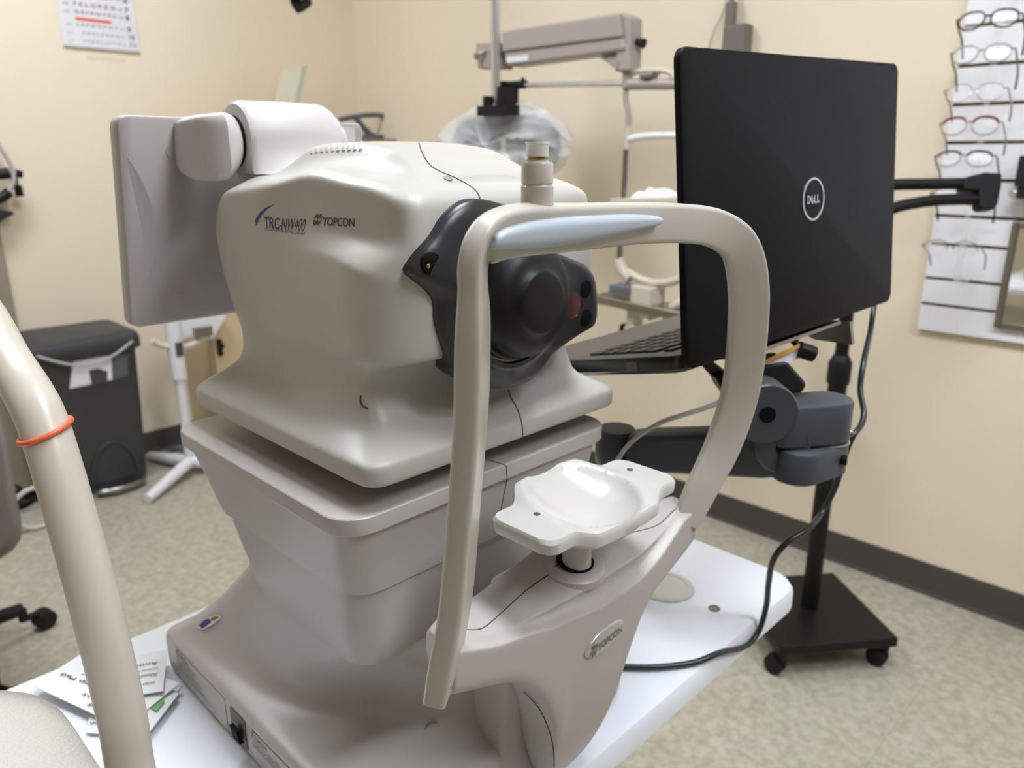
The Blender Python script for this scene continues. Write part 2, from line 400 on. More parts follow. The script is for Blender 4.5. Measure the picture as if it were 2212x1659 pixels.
secs = [bfoot(-.5295, (.180, .752), (.180, .45), (.118, .386)), bfoot(-.5285, (.1865, .760), (.1865, .447), (.12, .379)), bfoot(-.524, (.188, .762), (.188, .446), (.121, .377)), bfoot(-.500, (.188, .762), (.188, .446), (.121, .377)),
        bfoot(-.4885, (.188, .762), (.188, .446), (.121, .377)), bfoot(-.4850, (.1866, .760), (.1866, .447), (.120, .379)), bfoot(-.4825, (.1825, .7575), (.181, .452), (.114, .385)), bfoot(-.4805, (.1800, .7545), (.168, .50), (.088, .392), .02, .06, .03),
        bfoot(-.4780, (.1772, .7510), (.158, .535), (.066, .396), .025), bfoot(-.471, (.1705, .743), (.150, .545), (.058, .399), .03), bfoot(-.457, (.1605, .728), (.144, .535), (.057, .403), .03), bfoot(-.436, (.1500, .708), (.1385, .512), (.062, .411), .03, .04, .025),
        bfoot(-.410, (.1420, .686), (.1362, .475), (.082, .427), .03, .025, .02), bfoot(-.386, (.1370, .660), (.1358, .446), (.112, .4385), .03, .02, .015), bfoot(-.360, (.134, .650), (.134, .446), (.120, .442), .03, .02, .015)]
v = loft(secs); base = mk('base', v[0], v[1], M_BODY, rc, sub=1)
# ---- lower tier and shelf
SHK = .972
def sh(hw, yf, yr, z, r=.028): return [(x * SHK, y * SHK, H + z * SHK) for x, y, _ in rrect(XC - hw, XC + hw, yf, yr, 0, r, 6)]
v = loft([sh(.1370, .4515, .632, -.402, .03), sh(.1405, .447, .645, -.388, .03), sh(.1410, .4465, .656, -.370, .03), sh(.1418, .4465, .670, -.350, .03), sh(.1425, .446, .678, -.336, .03), sh(.1428, .4458, .682, -.3285, .03)])
mk('pedestal', v[0], v[1], M_BODY, rc)
v = loft([sh(.1430, .4456, .683, -.329), sh(.1458, .4434, .688, -.328), sh(.1470, .4426, .694, -.320), sh(.1490, .441, .708, -.300), sh(.1535, .4375, .727, -.2712), sh(.1536, .4374, .7272, -.2705), sh(.1575, .433, .735, -.2698), sh(.1580, .432, .737, -.2685), sh(.1580, .432, .737, -.2575), sh(.1577, .4323, .7367, -.2560), sh(.1568, .4332, .7358, -.2552), sh(.1555, .4345, .7345, -.255)])
shelf = mk('stage_shelf', v[0], v[1], M_BODY, rc); shelf.data.set_sharp_from_angle(angle=radians(17))
v = loft([[(x, y, H + z) for x, y, _ in rrect(XC - .075, XC + .075, .50, .68, 0, .03)] for z in (-.25, -.2205)]); mk('stage_block', v[0], v[1], M_BLK, rc, label='dark block between shelf and camera head')

# ---- head
XH = 0.4285
def zc(y): return slerp_tab([(.42, -.0285), (.48, -.0185), (.546, -.0120), (.60, -.020), (.66, -.0260), (.74, -.037)], y)
LV = []
def T(*p):
    return lambda y: lerp(p, y)
def TS_(*p):
    return lambda y: slerp_tab(p, y)
k = lambda c: (lambda y: c)
def level(zf, wf, yf, yr, rf=.03, rr=.03): LV.append((zf if callable(zf) else k(zf), wf if callable(wf) else k(wf), yf, yr, rf, rr))
level(-.2290, .110, .450, .690)
level(-.2294, .139, .4225, .714, .014, .02)
level(-.2283, .1440, .4175, .7185, .016, .022)
level(-.2248, .1452, .4165, .7195, .017, .023)
level(-.2160, .1452, .4165, .7195, .017, .023)
level(-.2122, .1445, .4172, .7185, .017, .023)
level(-.2103, .1425, .4195, .716, .017, .023)
level(T((.42, -.2080), (.5, -.207), (.74, -.2055)), .138, .424, .712, .018, .024)
level(T((.43, -.2035), (.5, -.200), (.74, -.1985)), .128, .437, .704, .02, .026)
level(T((.44, -.198), (.5, -.1925), (.74, -.191)), .1215, .447, .698, .02, .03)
level(-.184, T((.44, .117), (.5, .118), (.7, .115)), .458, .692, .010, .03)
level(-.170, T((.45, .115), (.5, .1165), (.7, .113)), .463, .690, .009, .03)
level(-.157, T((.45, .1145), (.5, .117), (.7, .113)), .461, .690, .009, .03)
level(-.1505, T((.44, .1165), (.5, .118), (.7, .113)), .452, .692, .014, .03)
level(-.1475, T((.43, .122), (.5, .1188), (.7, .113)), .431, .694, .03, .03)
level(-.1445, T((.42, .1265), (.46, .123), (.5, .119), (.7, .113)), .4235, .698, .04, .03)
level(-.120, T((.42, .1300), (.46, .1245), (.5, .120), (.6, .115), (.7, .113)), .4205, .712, .045, .032)
level(T((.42, -.099), (.5, -.095), (.7, -.10)), T((.42, .1315), (.46, .1255), (.5, .120), (.6, .1145), (.7, .113)), .420, .724, .045, .034)
level(T((.42, -.0865), (.45, -.082), (.49, -.0735), (.55, -.072), (.7, -.078)), T((.42, .1320), (.46, .126), (.5, .1195), (.56, .1140), (.7, .1125)), .420, .730, .042, .036)
level(T((.42, -.0815), (.45, -.077), (.49, -.0685), (.55, -.067), (.7, -.074)), T((.42, .1300), (.46, .1235), (.5, .1170), (.56, .1125), (.7, .1125)), .420, .731, .04, .036)
level(T((.42, -.0715), (.45, -.066), (.49, -.0595), (.55, -.059), (.7, -.066)), T((.42, .1180), (.46, .1120), (.5, .1105), (.56, .1115), (.7, .1120)), .4205, .733, .026, .038)
level(T((.42, -.063), (.46, -.057), (.55, -.050), (.7, -.056)), T((.42, .1075), (.46, .1035), (.52, .1065), (.57, .1075), (.62, .112), (.7, .112)), .421, .733, .016, .04)
level(T((.42, -.049), (.46, -.043), (.55, -.038), (.7, -.052)), T((.42, .1025), (.46, .1025), (.52, .1045), (.57, .1055), (.61, .112), (.7, .112)), .4225, .731, .014, .042)
level(lambda y: zc(y) - .0055, T((.42, .1010), (.5, .1030), (.56, .1040), (.60, .111), (.7, .111)), .424, .727, .014, .045)
level(lambda y: zc(y) - .0008, T((.42, .0985), (.5, .1012), (.55, .1020), (.60, .107), (.7, .107)), .4265, .722, .014, .045)
level(lambda y: zc(y) + .0030, T((.42, .092), (.5, .092), (.55, .093), (.6, .099), (.7, .099)), .431, .716, .014, .045)
level(lambda y: max(zc(y) + .0045, slerp_tab([(.60, -.03), (.65, -.0185), (.75, -.0185)], y)), T((.42, .083), (.5, .082), (.7, .085)), .436, .708, .014, .04)
level(TS_((.43, -.0225), (.47, -.0135), (.52, -.0065), (.60, -.006), (.64, -.012), (.67, -.0168)), T((.43, .073), (.5, .068), (.66, .070)), .441, .700, .014, .03)
level(TS_((.44, -.0212), (.47, -.0085), (.505, .0045), (.55, .0085), (.61, .008), (.635, .001), (.665, -.0163)), T((.43, .062), (.5, .0590), (.66, .0585)), .447, .694, .014, .03)
level(TS_((.44, -.0205), (.47, -.0065), (.50, .0075), (.55, .0118), (.61, .0113), (.64, .001), (.668, -.0160)), T((.43, .052), (.5, .0530), (.66, .0525)), .450, .690, .012, .02)
level(TS_((.44, -.019), (.47, -.005), (.50, .0085), (.55, .0127), (.61, .0122), (.64, .002), (.668, -.0158)), .026, .452, .688, .006, .01)
level(TS_((.44, -.019), (.47, -.005), (.50, .0085), (.55, .0128), (.61, .0123), (.64, .002), (.668, -.0158)), .0, .452, .688, 0, 0)
secs = []
SS = (.04, .12, .2, .28, .36, .44, .52, .6, .68, .76, .84, .92, .97)
for zf, wf, yf, yr, rf, rr in LV:
    half = []
    dx_ = -.0045 * min(1, max(0, (-.18 - zf(.5)) / .02))
    wF = wf(yf + rf); wR = wf(yr - rr)
    for a in (0, .33, .66, .9): half.append(((wF - rf) * a, yf))
    for q in (0, 22.5, 45, 67.5): half.append((wF - rf + rf * sin(radians(q)), yf + rf - rf * cos(radians(q))))
    ya, yb = yf + rf, yr - rr
    for s_ in SS:
        y = ya + s_ * (yb - ya); half.append((wf(y), y))
    for q in (22.5, 45, 67.5, 90): half.append((wR - rr + rr * cos(radians(q)), yb + rr * sin(radians(q))))
    for a in (.8, .5, .25, 0): half.append(((wR - rr) * a, yr))
    L = [W(XH + dx_ - x, y, zf(y)) for x, y in half]; Rr = [W(XH + dx_ + x, y, zf(y)) for x, y in half[1:-1]][::-1]
    secs.append(L + Rr)
v = loft(secs, cap=(True, False)); head = mk('camera_head', v[0], v[1], M_HEAD, rc, sub=2)
TH = bvh(head)

# ---- bezel (black front)
def fy(px, y=.4125): p = atY(px[0], px[1], y); return (p.x, p.z)
bz = [(1040, 430), (1085, 437), (1130, 455), (1165, 485), (1195, 535), (1235, 556), (1275, 574), (1294, 600), (1300, 640), (1296, 700), (1262, 725), (1212, 762), (1186, 800), (1150, 828), (1105, 842), (1060, 840), (1020, 828), (988, 806), (986, 788), (968, 745), (954, 700), (950, 655), (935, 630), (912, 608), (899, 592), (903, 572), (920, 540), (945, 510), (972, 470), (1004, 442)]
bz = [fy(p) for p in bz]
bz = [(q.x, q.y) for q in spline([Vector((a, b, 0)) for a, b in bz], 4, True)]
cx_, cz_ = .418, H - .107
def ring(sc, y, d=0): 
    out = []
    for x, z in bz:
        dx, dz = x - cx_, z - cz_; L = math.hypot(dx, dz); f = (L - d) / L
        out.append((cx_ + dx * f * sc, y, cz_ + dz * f * sc))
    return out
ang = [math.atan2(z - cz_, x - cx_) for x, z in bz]
def circ(R, y): return [(cx_ + R * cos(a), y, cz_ + R * sin(a)) for a in ang]
v = loft([ring(1, .437), ring(1, .4195), ring(1, .4172, .0010), ring(1, .4155, .003), ring(1, .4135, .008), ring(1, .4115, .016), circ(.056, .4085), circ(.0535, .4065), circ(.050, .4065), circ(.049, .410)], cap=(False, False))
bez = mk('lens_bezel', v[0], v[1], M_BLK, rc)
TB = bvh(bez)
lc = Vector((.4195, 0, H - .106))
v = lathe([(.049, .0), (.0485, .007), (.047, .008), (.0455, .008), (.0455, .014), (.0435, .0195), (.0395, .0238), (.0325, .0268), (.0262, .0285), (.0248, .0302), (.0236, .0312), (.0220, .0318), (.010, .032), (.0005, .032)], (lc.x, .413, lc.z), (0, -1, 0), 56)
mk('lens_cap', v[0], v[1], M_LENSCAP, rc, label='domed black objective cap')
def recess(name, px, r, m, tree=TB, par=rc, lab=None):
    h = hit(tree, px, .0)
    v = lathe([(r * 1.04, -.004), (r * 1.04, .0004), (r, .0006), (.0003, .0006)], h, (0, -1, 0), 28); return mk(name, v[0], v[1], m, par, label=lab)
recess('sensor_port', (1264, 625), .0075, M_HOLE, lab='round black port in the bezel'); recess('sensor_port', (1265, 687), .0075, M_HOLE, lab='round black port in the bezel')
h = hit(TB, (1238, 660)); v = lathe([(.0115, -.004), (.0115, .0008), (.0105, .0010), (.0100, .0004), (.0003, .0007)], h, (0, -1, 0), 28); mk('sensor_window', v[0], v[1], M_RED, rc, label='dark red round window')
ph = recess('screw_port', (932, 570), .0078, M_HOLE, lab='round hole with a brass screw')
h = hit(TB, (930, 571)); v = lathe([(.0018, -.004), (.0018, .0010), (.0010, .0014), (.0002, .0010)], h + Vector((-.0025, 0, -.001)), (0, -1, 0), 12); mk('screw', v[0], v[1], M_BRASS, rc, label='brass screw')

# ---- head details
seam('head_seam', head, TH, [(905, 309), (912, 330), (925, 352), (945, 368), (985, 385), (1015, 402), (1030, 415), (1037, 429)], rc, .0006)
seam('head_seam', head, TH, [(1098, 842), (1104, 860), (1116, 880), (1126, 910), (1129, 935), (1128, 949)], rc, .0006)
for i in range(12):
    t = i / 11; x = 652 + 128 * t ** 1.05; ytop = 331 - 24 * (t ** .55) ; ln = 9 + 9 * t
    a = hit(TH, (x + 2, ytop + 1), -.0007); b = hit(TH, (x - 1, ytop + ln), -.0007)
    if a and b:
        v = tube([a, (a + b) / 2 + Vector((-.0004, -.0004, .0004)), b], .0015 + .0006 * t, 8, 4); mk('vent_rib', v[0], v[1], M_HEAD, rc)
h = hit(TH, (966, 383)); v = lathe([(.0044, -.003), (.0044, .0002), (.0038, .0003), (.0002, .0003)], h, (-.1, -.42, .90), 24); mk('screw_recess', v[0], v[1], M_INKLT, rc)
seam('screw_slot', head, TH, [(780, 854), (779, 866), (784, 877), (795, 883)], rc, .0009, 4)
# ---- lettering on the head side
def side_text(vf, name, p_origin, p_right, hgt, m, par=rc, unit=1.0, tree=TH, X=.315):
    """text laid on the head flank: origin and direction given on the panel, then pressed onto the surface"""
    o = atX(*p_origin, X); r = atX(*p_right, X); u = (r - o); wd = u.length; u.normalize()
    sx = wd / unit; vs = []
    for p in vf[0]:
        q = o + u * p[0] * sx + Vector((0, 0, 1)) * p[1] * hgt
        r_ = tree.ray_cast(Vector((0.0, q.y, q.z)), Vector((1, 0, 0)))
        vs.append(Vector((r_[0].x - .00025, q.y, q.z)) if r_[0] else q)
    return mk(name, vs, vf[1], m, par, flat=True)
t1 = text_vf('TRC', 1, .012); w1 = width(t1)
side_text((t1[0], t1[1]), 'model_lettering', (566, 491), (596, 495), .0125, M_INKBLUE, unit=w1)
t2 = text_vf('-NW400', 1, -.004); w2 = width(t2)
side_text(t2, 'model_lettering', (595, 496), (648, 500), .0135, M_INKDK, unit=w2)
t3 = text_vf('NON-MYDRIATIC RETINAL CAMERA', 1, .0); side_text(t3, 'model_lettering', (567, 498), (652, 508), .0034, M_INKMID, unit=width(t3))
t4 = text_vf('TOPCON', 1, .02); side_text(t4, 'maker_lettering', (680, 488), (743, 491), .0085, M_INKDK, unit=width(t4))
mv = mark_vf(); side_text(mv, 'maker_mark', (661, 487), (679, 488), .0085, M_INKDK, unit=.95)
sw = [(549, 487), (547, 476), (555, 462), (566, 450), (585, 440), (572, 451), (561, 464), (554, 477)]
ps = [atX(x, y, .315) for x, y in sw]; vs = []
for q in ps:
    r_ = TH.ray_cast(Vector((0, q.y, q.z)), Vector((1, 0, 0))); vs.append(Vector((r_[0].x - .0003, q.y, q.z)) if r_[0] else q)
mk('swoosh_print', vs, [tuple(range(len(vs)))], M_INKBLUE, rc, flat=True)

# ---- screen on its hinge
sc_o = []
TILT = .2
def mon_y(z): return .2 * (H + .0375 - z)
def tl(vf): return [Vector((v[0], v[1] + mon_y(v[2]), v[2])) for v in vf[0]], vf[1]
def mon(x, y, off=0):
    d = ray(x, y)                          # plane Y = .765 + TILT * (top - z)
    t = (.765 + off + TILT * .0375) / (d.y + TILT * d.z)
    return CAM + d * t
n1, n2 = 36, 40
xa, xb, zt, zb = .2655, .5335, .0365, -.168
def mshape(y, ins): return [(x, y, z) for x, z, _ in rrect(xa + ins, xb - ins, H + zb + ins, H + zt - ins, 0, .010, 6)]
v = loft([mshape(.789, .004), mshape(.789 - .002, .0012), mshape(.785, 0), mshape(.7685, 0), mshape(.7662, .0010), mshape(.765, .0035)]); v = tl(v)
scr = mk('monitor', v[0], v[1], M_SCREEN, rc)
v = loft([[(x, .7905, z) for x, z, _ in rrect(xa + .014, xb - .014, H + zb + .014, H + zt - .014, 0, .004)], [(x, .7892, z) for x, z, _ in rrect(xa + .014, xb - .014, H + zb + .014, H + zt - .014, 0, .004)]]); v = tl(v)
mk('display_glass', v[0], v[1], M_HOLE, scr)
# swept relief crease on the monitor back
cr = [(274, 338), (290, 362), (306, 395), (320, 430), (331, 470), (335, 510), (333, 550), (322, 590), (308, 615)]
tip = lambda t: .0008 + .0085 * sin(pi * min(t * 1.02, 1)) ** .8
P = [mon(x, y) for x, y in cr]; P = spline(P, 5)
rows = []
for j, t in enumerate((0, .25, .5, .75, 1)):
    rows.append([p + Vector((-.012 * t * sin(pi * i / (len(P) - 1)), -.0035 * (1 - t) ** 1.5 * sin(pi * i / (len(P) - 1)) - .0002, 0)) for i, p in enumerate(P)])
rows = [[p + Vector((.0008, 0, 0)) for p in P]] + rows
v = grid(rows); mk('relief_crease', v[0], v[1], M_SCREEN, scr)
for px in ((371, 326), (389, 630)):
    h = mon(*px); v = lathe([(.0058, -.001), (.0058, .0005), (.0052, .0009), (.0046, .0004), (.0002, .0004)], h, (0, -1, 0), 24); mk('screw_cap', v[0], v[1], M_SCREEN, scr)
# hinge: a fat barrel along X over a foot that flows into the head
def hp(x, ry, rz, foot_y, zb_=-.016, cy=.722, cz=.0155):
    pts = []
    for k in range(13):
        a = radians(-10 + 200 * k / 12); pts.append(W(x, cy - ry * cos(a), cz + rz * sin(a)))
    pts += [W(x, cy + ry * .9, zb_ + .004), W(x, cy + ry * .85, zb_), W(x, foot_y, zb_), W(x, foot_y + .004, zb_ + .005)]
    return pts
v = loft([hp(.3535, .026, .027, .688), hp(.355, .0315, .0325, .686), hp(.3605, .034, .0355, .680), hp(.41, .034, .0362, .674), hp(.445, .034, .0355, .676), hp(.452, .032, .0325, .68), hp(.455, .027, .028, .684)])
mk('hinge_barrel', v[0], v[1], M_HINGE, rc)
v = G().add(lathe([(.026, 0), (.0285, .001), (.0285, .005), (.026, .007), (.02, .008), (.018, .016), (.0005, .017)], W(.453, .722, .0135), (1, 0, 0), 36)).add(box(.46, .49, .722, .768, H - .012, H + .03))
mk('hinge_collar', v.v, v.f, M_HINGE, rc)
v = lathe([(.024, 0), (.024, .004)], W(.3500, .722, .0135), (1, 0, 0), 36); mk('hinge_gap', v[0], v[1], M_HOLE, rc)
def hb(x, y0_, y1_, z0_, z1_, r=.010): return [(x, a, b) for a, b, _ in rrect(y0_, y1_, H + z0_, H + z1_, 0, r, 5)]
v = loft([hb(.3165, .750, .772, -.012, .030, .008), hb(.3180, .742, .772, -.015, .032, .008), hb(.3215, .722, .770, -.019, .0345, .010), hb(.3265, .702, .768, -.022, .0365, .012), hb(.3350, .694, .764, -.021, .0385, .014), hb(.343, .6945, .760, -.0185, .0395, .022), hb(.3500, .6975, .754, -.014, .0385, .026), hb(.3520, .702, .749, -.009, .034, .022)])
mk('hinge_bracket', v[0], v[1], M_HINGE, rc)
v = box(.345, .50, .66, .70, H - .0195, H - .0165); v = loft([[(x, y, H - .030) for x, y, _ in rrect(.36, .50, .672, .745, 0, .02)], [(x, y, H - .0165) for x, y, _ in rrect(.358, .502, .67, .748, 0, .02)]]); mk('hinge_seat', v[0], v[1], M_HEAD, rc)

# ---- neck: wishbone that carries headrest and chinrest
XN = 0.4215
def zun(a): return lerp([(0, -.5295), (.033, -.5295), (.036, -.495), (.040, -.455), (.045, -.425), (.052, -.402), (.060, -.385), (.0685, -.3725), (.085, -.362), (.105, -.357), (.125, -.352), (.150, -.343)], a)
def zul(a): return lerp([(0, -.5295), (.030, -.5295), (.033, -.495), (.037, -.465), (.043, -.440), (.051, -.420), (.062, -.398), (.077, -.378), (.092, -.3645), (.105, -.3585), (.125, -.353), (.150, -.345)], a)
def yfz(z): return lerp([(-.53, .352), (-.49, .338), (-.45, .326), (-.40, .3195), (-.36, .3175), (-.29, .318)], z)
def prof(x):
    a = abs(x); e = max(0, (a - .10) / .05); zu = zun(a) if x >= 0 else zul(a)
    z1 = lerp([(-.15, -.306), (-.125, -.312), (-.103, -.319), (-.018, -.324), (.064, -.323), (.104, -.315), (.125, -.306), (.15, -.306)], x)
    z2 = slerp_tab([(-.15, -.309), (-.105, -.3215), (-.08, -.3255), (-.048, -.334), (.009, -.3425), (.051, -.3395), (.085, -.330), (.103, -.3185), (.125, -.309), (.15, -.309)], x)
    z2 = min(z2, z1 - .0022); gz = z1 - z2
    yb = lerp([(0, .380), (.09, .376), (.12, .368), (.15, .352)], a)
    zt_ = lerp([(0, -.300), (.05, -.309), (.09, -.316), (.12, -.305), (.15, -.302)], a)
    yo = .001 * e + max(0, a - .08) * .06
    P_ = [(yb - .004, zu + .006 if zu > -.5 else zu), ((yfz(zu) + yb) / 2, zu), (yfz(zu) + .007 + yo, zu + .0005), (yfz(zu) + .0015 + yo, zu + .005)]
    for t in (.2, .45, .7, .9):
        z = (zu + .005) + (z2 - .004 - zu - .005) * t; P_.append((yfz(z) + yo, z))
    g_ = min(1, gz / .012)
    P_ += [(.3180 + yo, z2 - .0022), (.3184 + yo, z2 - .0006), (.3196 + yo, z2 + .0004), (.3222 + yo + .0042 * g_, z2 + gz * .22), (.3250 + yo + .0040 * g_, z2 + gz * .60), (.3272 + yo, z1 - .0016 * g_ - .0004), (.3282 + yo, z1 - .0002), (.3302 + yo, z1 + .0006)]
    yt = .3302 + yo
    P_ += [(yt + (yb - yt) * .5, (z1 + zt_) / 2 + .001), (yb - .006, zt_), (yb, zt_ - .004), (yb, (zt_ * .6 + zu * .4))]
    return [W(XN + x, y, z) for y, z in P_]
xs = [-.150, -.147, -.140, -.125, -.110, -.095, -.08, -.07, -.06, -.052, -.046, -.041, -.037, -.034, -.02, 0, .02, .034, .037, .041, .046, .052, .06, .07, .08, .095, .11, .125, .136, .143, .146]
v = loft([prof(x) for x in xs]); neck = mk('headrest_support', v[0], v[1], M_BODY, rc, sub=2)
TN = bvh(neck)
v = loft([[(x, y, H + z) for x, y, _ in rrect(XN - hw, XN + hw, yf_, yb_, 0, .014, 5)] for hw, yf_, yb_, z in ((.058, .372, .43, -.5295), (.054, .370, .43, -.47), (.050, .365, .43, -.42), (.046, .362, .425, -.37), (.04, .362, .41, -.34))])
mk('support_core', v[0], v[1], M_BODY, rc)
seam('support_seam', neck, TN, [(1004, 1360), (1042, 1357), (1085, 1322), (1130, 1281), (1160, 1258), (1187, 1240), (1192, 1228), (1210, 1217)], rc, .0005)
seam('support_seam', neck, TN, [(1290, 1180), (1350, 1155), (1417, 1136), (1450, 1108), (1462, 1098)], rc, .0005)
# chinrest post and its collar
v = lathe([(.0285, -.006), (.0282, .0008), (.0262, .0024), (.022, .0034), (.0185, .0038), (.018, .002), (.0005, .002)], W(XC, .3515, -.3155), (.0, -.18, 1), 40); mk('post_collar', v[0], v[1], M_BODY, rc)
v = lathe([(.0155, 0), (.0155, .0010)], W(XC, .3475, -.3122), (0, -.18, 1), 28); mk('post_opening', v[0], v[1], M_HOLE, rc, label='dark opening around the chinrest post')
v = cyl(W(XC, .3455, -.33), W(XC, .3455, -.2705), .0118, 28); mk('chinrest_post', v[0], v[1], M_CHIN, rc)
# chinrest cup with wings
def chin_rows(dz, ins):
    rows = []
    nx, ny = 52, 26
    for i in range(nx + 1):
        u = -1 + 2 * i / nx; x = u * (.0795 - ins); a = abs(x)
        sm = lambda e0, e1, t: (lambda q: q * q * (3 - 2 * q))(min(max((t - e0) / (e1 - e0), 0), 1))
        cup = 1 - sm(.034, .056, a)
        end = max(0, (a - (.0795 - ins - .012)) / .012); rnd = .010 * (1 - math.sqrt(max(0, 1 - end * end)))
        yb = .3665 + cup * (.0185) * math.sqrt(max(0.0, 1 - (min(a, .056) / .062) ** 2)) - ins - rnd
        yf = .3035 - cup * (.0105) * math.sqrt(max(0.0, 1 - (min(a, .056) / .062) ** 2)) + ins + rnd
        row = []
        for j in range(ny + 1):
            t = j / ny; y = yf + (yb - yf) * t
            r2 = (x / .046) ** 2 + ((y - .341) / .045) ** 2
            bowl = -.0165 * (max(0, 1 - r2) ** .75)
            rim = .0070 * cup * sm(.30, 1, t) - .0050 * cup * sm(.6, 0, t)
            row.append(W(XC + x, y, -.2505 + dz + bowl + rim * (1)))
        rows.append(row)
    return rows
top = chin_rows(0, .0016); mid = chin_rows(-.003, 0); mid2 = chin_rows(-.0105, 0.0005); bot = chin_rows(-.0135, .004)
def border(rows): return [r[0] for r in rows] + rows[-1][1:] + [r[-1] for r in rows[::-1]][1:] + rows[0][::-1][1:-1]
g = G().add(grid(top)).add(grid(bot)).add(loft([border(top), border(mid), border(mid2), border(bot)], cap=(False, False)))
vs, fs = g.v, g.f
chin = mk('chinrest', vs, fs, M_CHIN, rc)
bm = bmesh.new(); bm.from_mesh(chin.data); bmesh.ops.remove_doubles(bm, verts=bm.verts, dist=1e-5); bmesh.ops.recalc_face_normals(bm, faces=bm.faces)
for f in bm.faces: f.smooth = True
bm.to_mesh(chin.data); bm.free()
for px in ((1160, 1110), (1361, 1014)):
    c = atz(*px, H - .2502); v = lathe([(.0026, -.002), (.0026, .0002), (.0022, .0003), (.0003, .0003)], c, n=18); mk('paper_pin_hole', v[0], v[1], M_SEAM, chin, label='dark pin hole')

# ---- headrest arch
def lean(px, off=0):
    Y = .3
    for _ in range(30):
        p = atY(*px, Y); Y = .29 - (p.z - H + .03) * .133
    return p
#        pixel of strip centre, width, thickness, facing (x, y, z)
AR = [((951, 1488), .038, .0150, (.58, -.81, .0)), ((962, 1430), .041, .0160, (.58, -.81, .0)), ((985, 1300), .041, .0155, (.58, -.81, 0)), ((1003, 1100), .039, .0150, (.6, -.8, 0)), ((1018, 900), .038, .0150, (.6, -.8, 0)), ((1022, 720), .037, .0145, (.6, -.8, 0)),
      ((1022, 620), .031, .0125, (.62, -.76, -.10)), ((1024, 565), .030, .0125, (.55, -.75, -.25)), ((1040, 530), .029, .0125, (.38, -.85, -.35)), ((1072, 509), .028, .0125, (.18, -.93, -.30)), ((1125, 497), .028, .013, (.05, -.95, -.25)), ((1250, 490), .027, .013, (0, -1, -.12)), ((1380, 482), .026, .013, (0, -1, -.08)), ((1480, 483), .0265, .013, (-.05, -1, -.05)),
      ((1545, 494), .028, .0125, (-.22, -.95, -.12)), ((1595, 530), .030, .0125, (-.5, -.85, -.12)), ((1615, 600), .033, .012, (-.6, -.78, -.05)), ((1616, 700), .034, .012, (-.64, -.77, 0)), ((1600, 840), .034, .012, (-.64, -.77, 0)), ((1562, 960), .033, .0125, (-.64, -.77, 0)), ((1512, 1062), .029, .013, (-.64, -.77, .0)), ((1480, 1130), .024, .013, (-.64, -.77, .0))]
C_ = spline([lean(a[0]) for a in AR], 6); Wd = spline([Vector((a[1], a[2], 0)) for a in AR], 6); Nn = spline([Vector(a[3]) for a in AR], 6)
secs = []
for i in range(len(C_)):
    T = (C_[min(i + 1, len(C_) - 1)] - C_[max(i - 1, 0)]).normalized()
    N = (Nn[i] - T * Nn[i].dot(T)).normalized(); B = T.cross(N).normalized()
    hw, ht = Wd[i].x / 2, Wd[i].y / 2; r = min(ht * .6, .0036); sec = []
    for (sx_, sy_, a0) in ((1, 1, 0), (-1, 1, 90), (-1, -1, 180), (1, -1, 270)):
        for q in range(5):
            a = radians(a0 + 90 * q / 4); sec.append(C_[i] + B * (sx_ * (hw - r) + r * cos(a)) + N * (sy_ * (ht - r) + r * sin(a)))
    secs.append(sec)
v = loft(secs); arch = mk('headrest_arch', v[0], v[1], M_ARCH, rc)
TA = bvh(arch)
# forehead pad
up_ = [(1061, 520), (1066, 504), (1085, 491), (1120, 480), (1170, 471), (1230, 466), (1300, 463), (1360, 462), (1405, 464), (1419, 467), (1425, 475)]
dn_ = [(1059, 528), (1058, 539), (1080, 541), (1130, 541), (1190, 536), (1250, 527), (1310, 515), (1360, 503), (1400, 493), (1418, 486), (1425, 479)]
U = spline([atY(*p, .2832) for p in up_], 4); D = spline([atY(*p, .2828) for p in dn_], 4); rows = []
nU = len(U)
for j in range(9):
    t = j / 8; row = []
    for i in range(nU):
        e = min(1, min(i, nU - 1 - i) / 7); q = U[i].lerp(D[i], t)
        b_ = (1 - (2 * t - 1) ** 4) * math.sqrt(max(0, 1 - (1 - e) ** 2))
        row.append(q + Vector((0, -.0052 * b_ - .0, 0)))
    rows.append(row)
back = [[p + Vector((0, .012, 0)) for p in r] for r in (rows[0], rows[-1])]
rows = [back[0]] + rows + [back[1]]
v = grid(rows); mk('forehead_pad', v[0], v[1], M_PAD, rc, sub=1)
# fixation lamp socket standing on the arch
kb = atY(1160, 440, .2935)
v = lathe([(.0100, -.005), (.0098, -.002), (.0092, .001), (.0090, .004), (.0090, .0098), (.0084, .0104), (.0082, .0110), (.0088, .0116), (.0088, .0215), (.0082, .0226), (.0062, .0228), (.0062, .0238)], kb + Vector((0, 0, -.0005)), (0, 0, 1), 40)
sk = mk('lamp_socket', v[0], v[1], M_ARCH, rc)
v = lathe([(.0058, .0232), (.0056, .0262), (.0004, .0262)], kb, (0, 0, 1), 32); mk('socket_thread', v[0], v[1], M_BRASS, sk)
v = lathe([(.0061, .0250), (.0060, .0295), (.0062, .0312), (.0066, .0314), (.0066, .0328), (.0056, .0328), (.0050, .0300), (.0003, .0295)], kb, (0, 0, 1), 32); mk('dust_cap', v[0], v[1], M_CAPCLR, sk, label='frosted clear plastic dust cap')
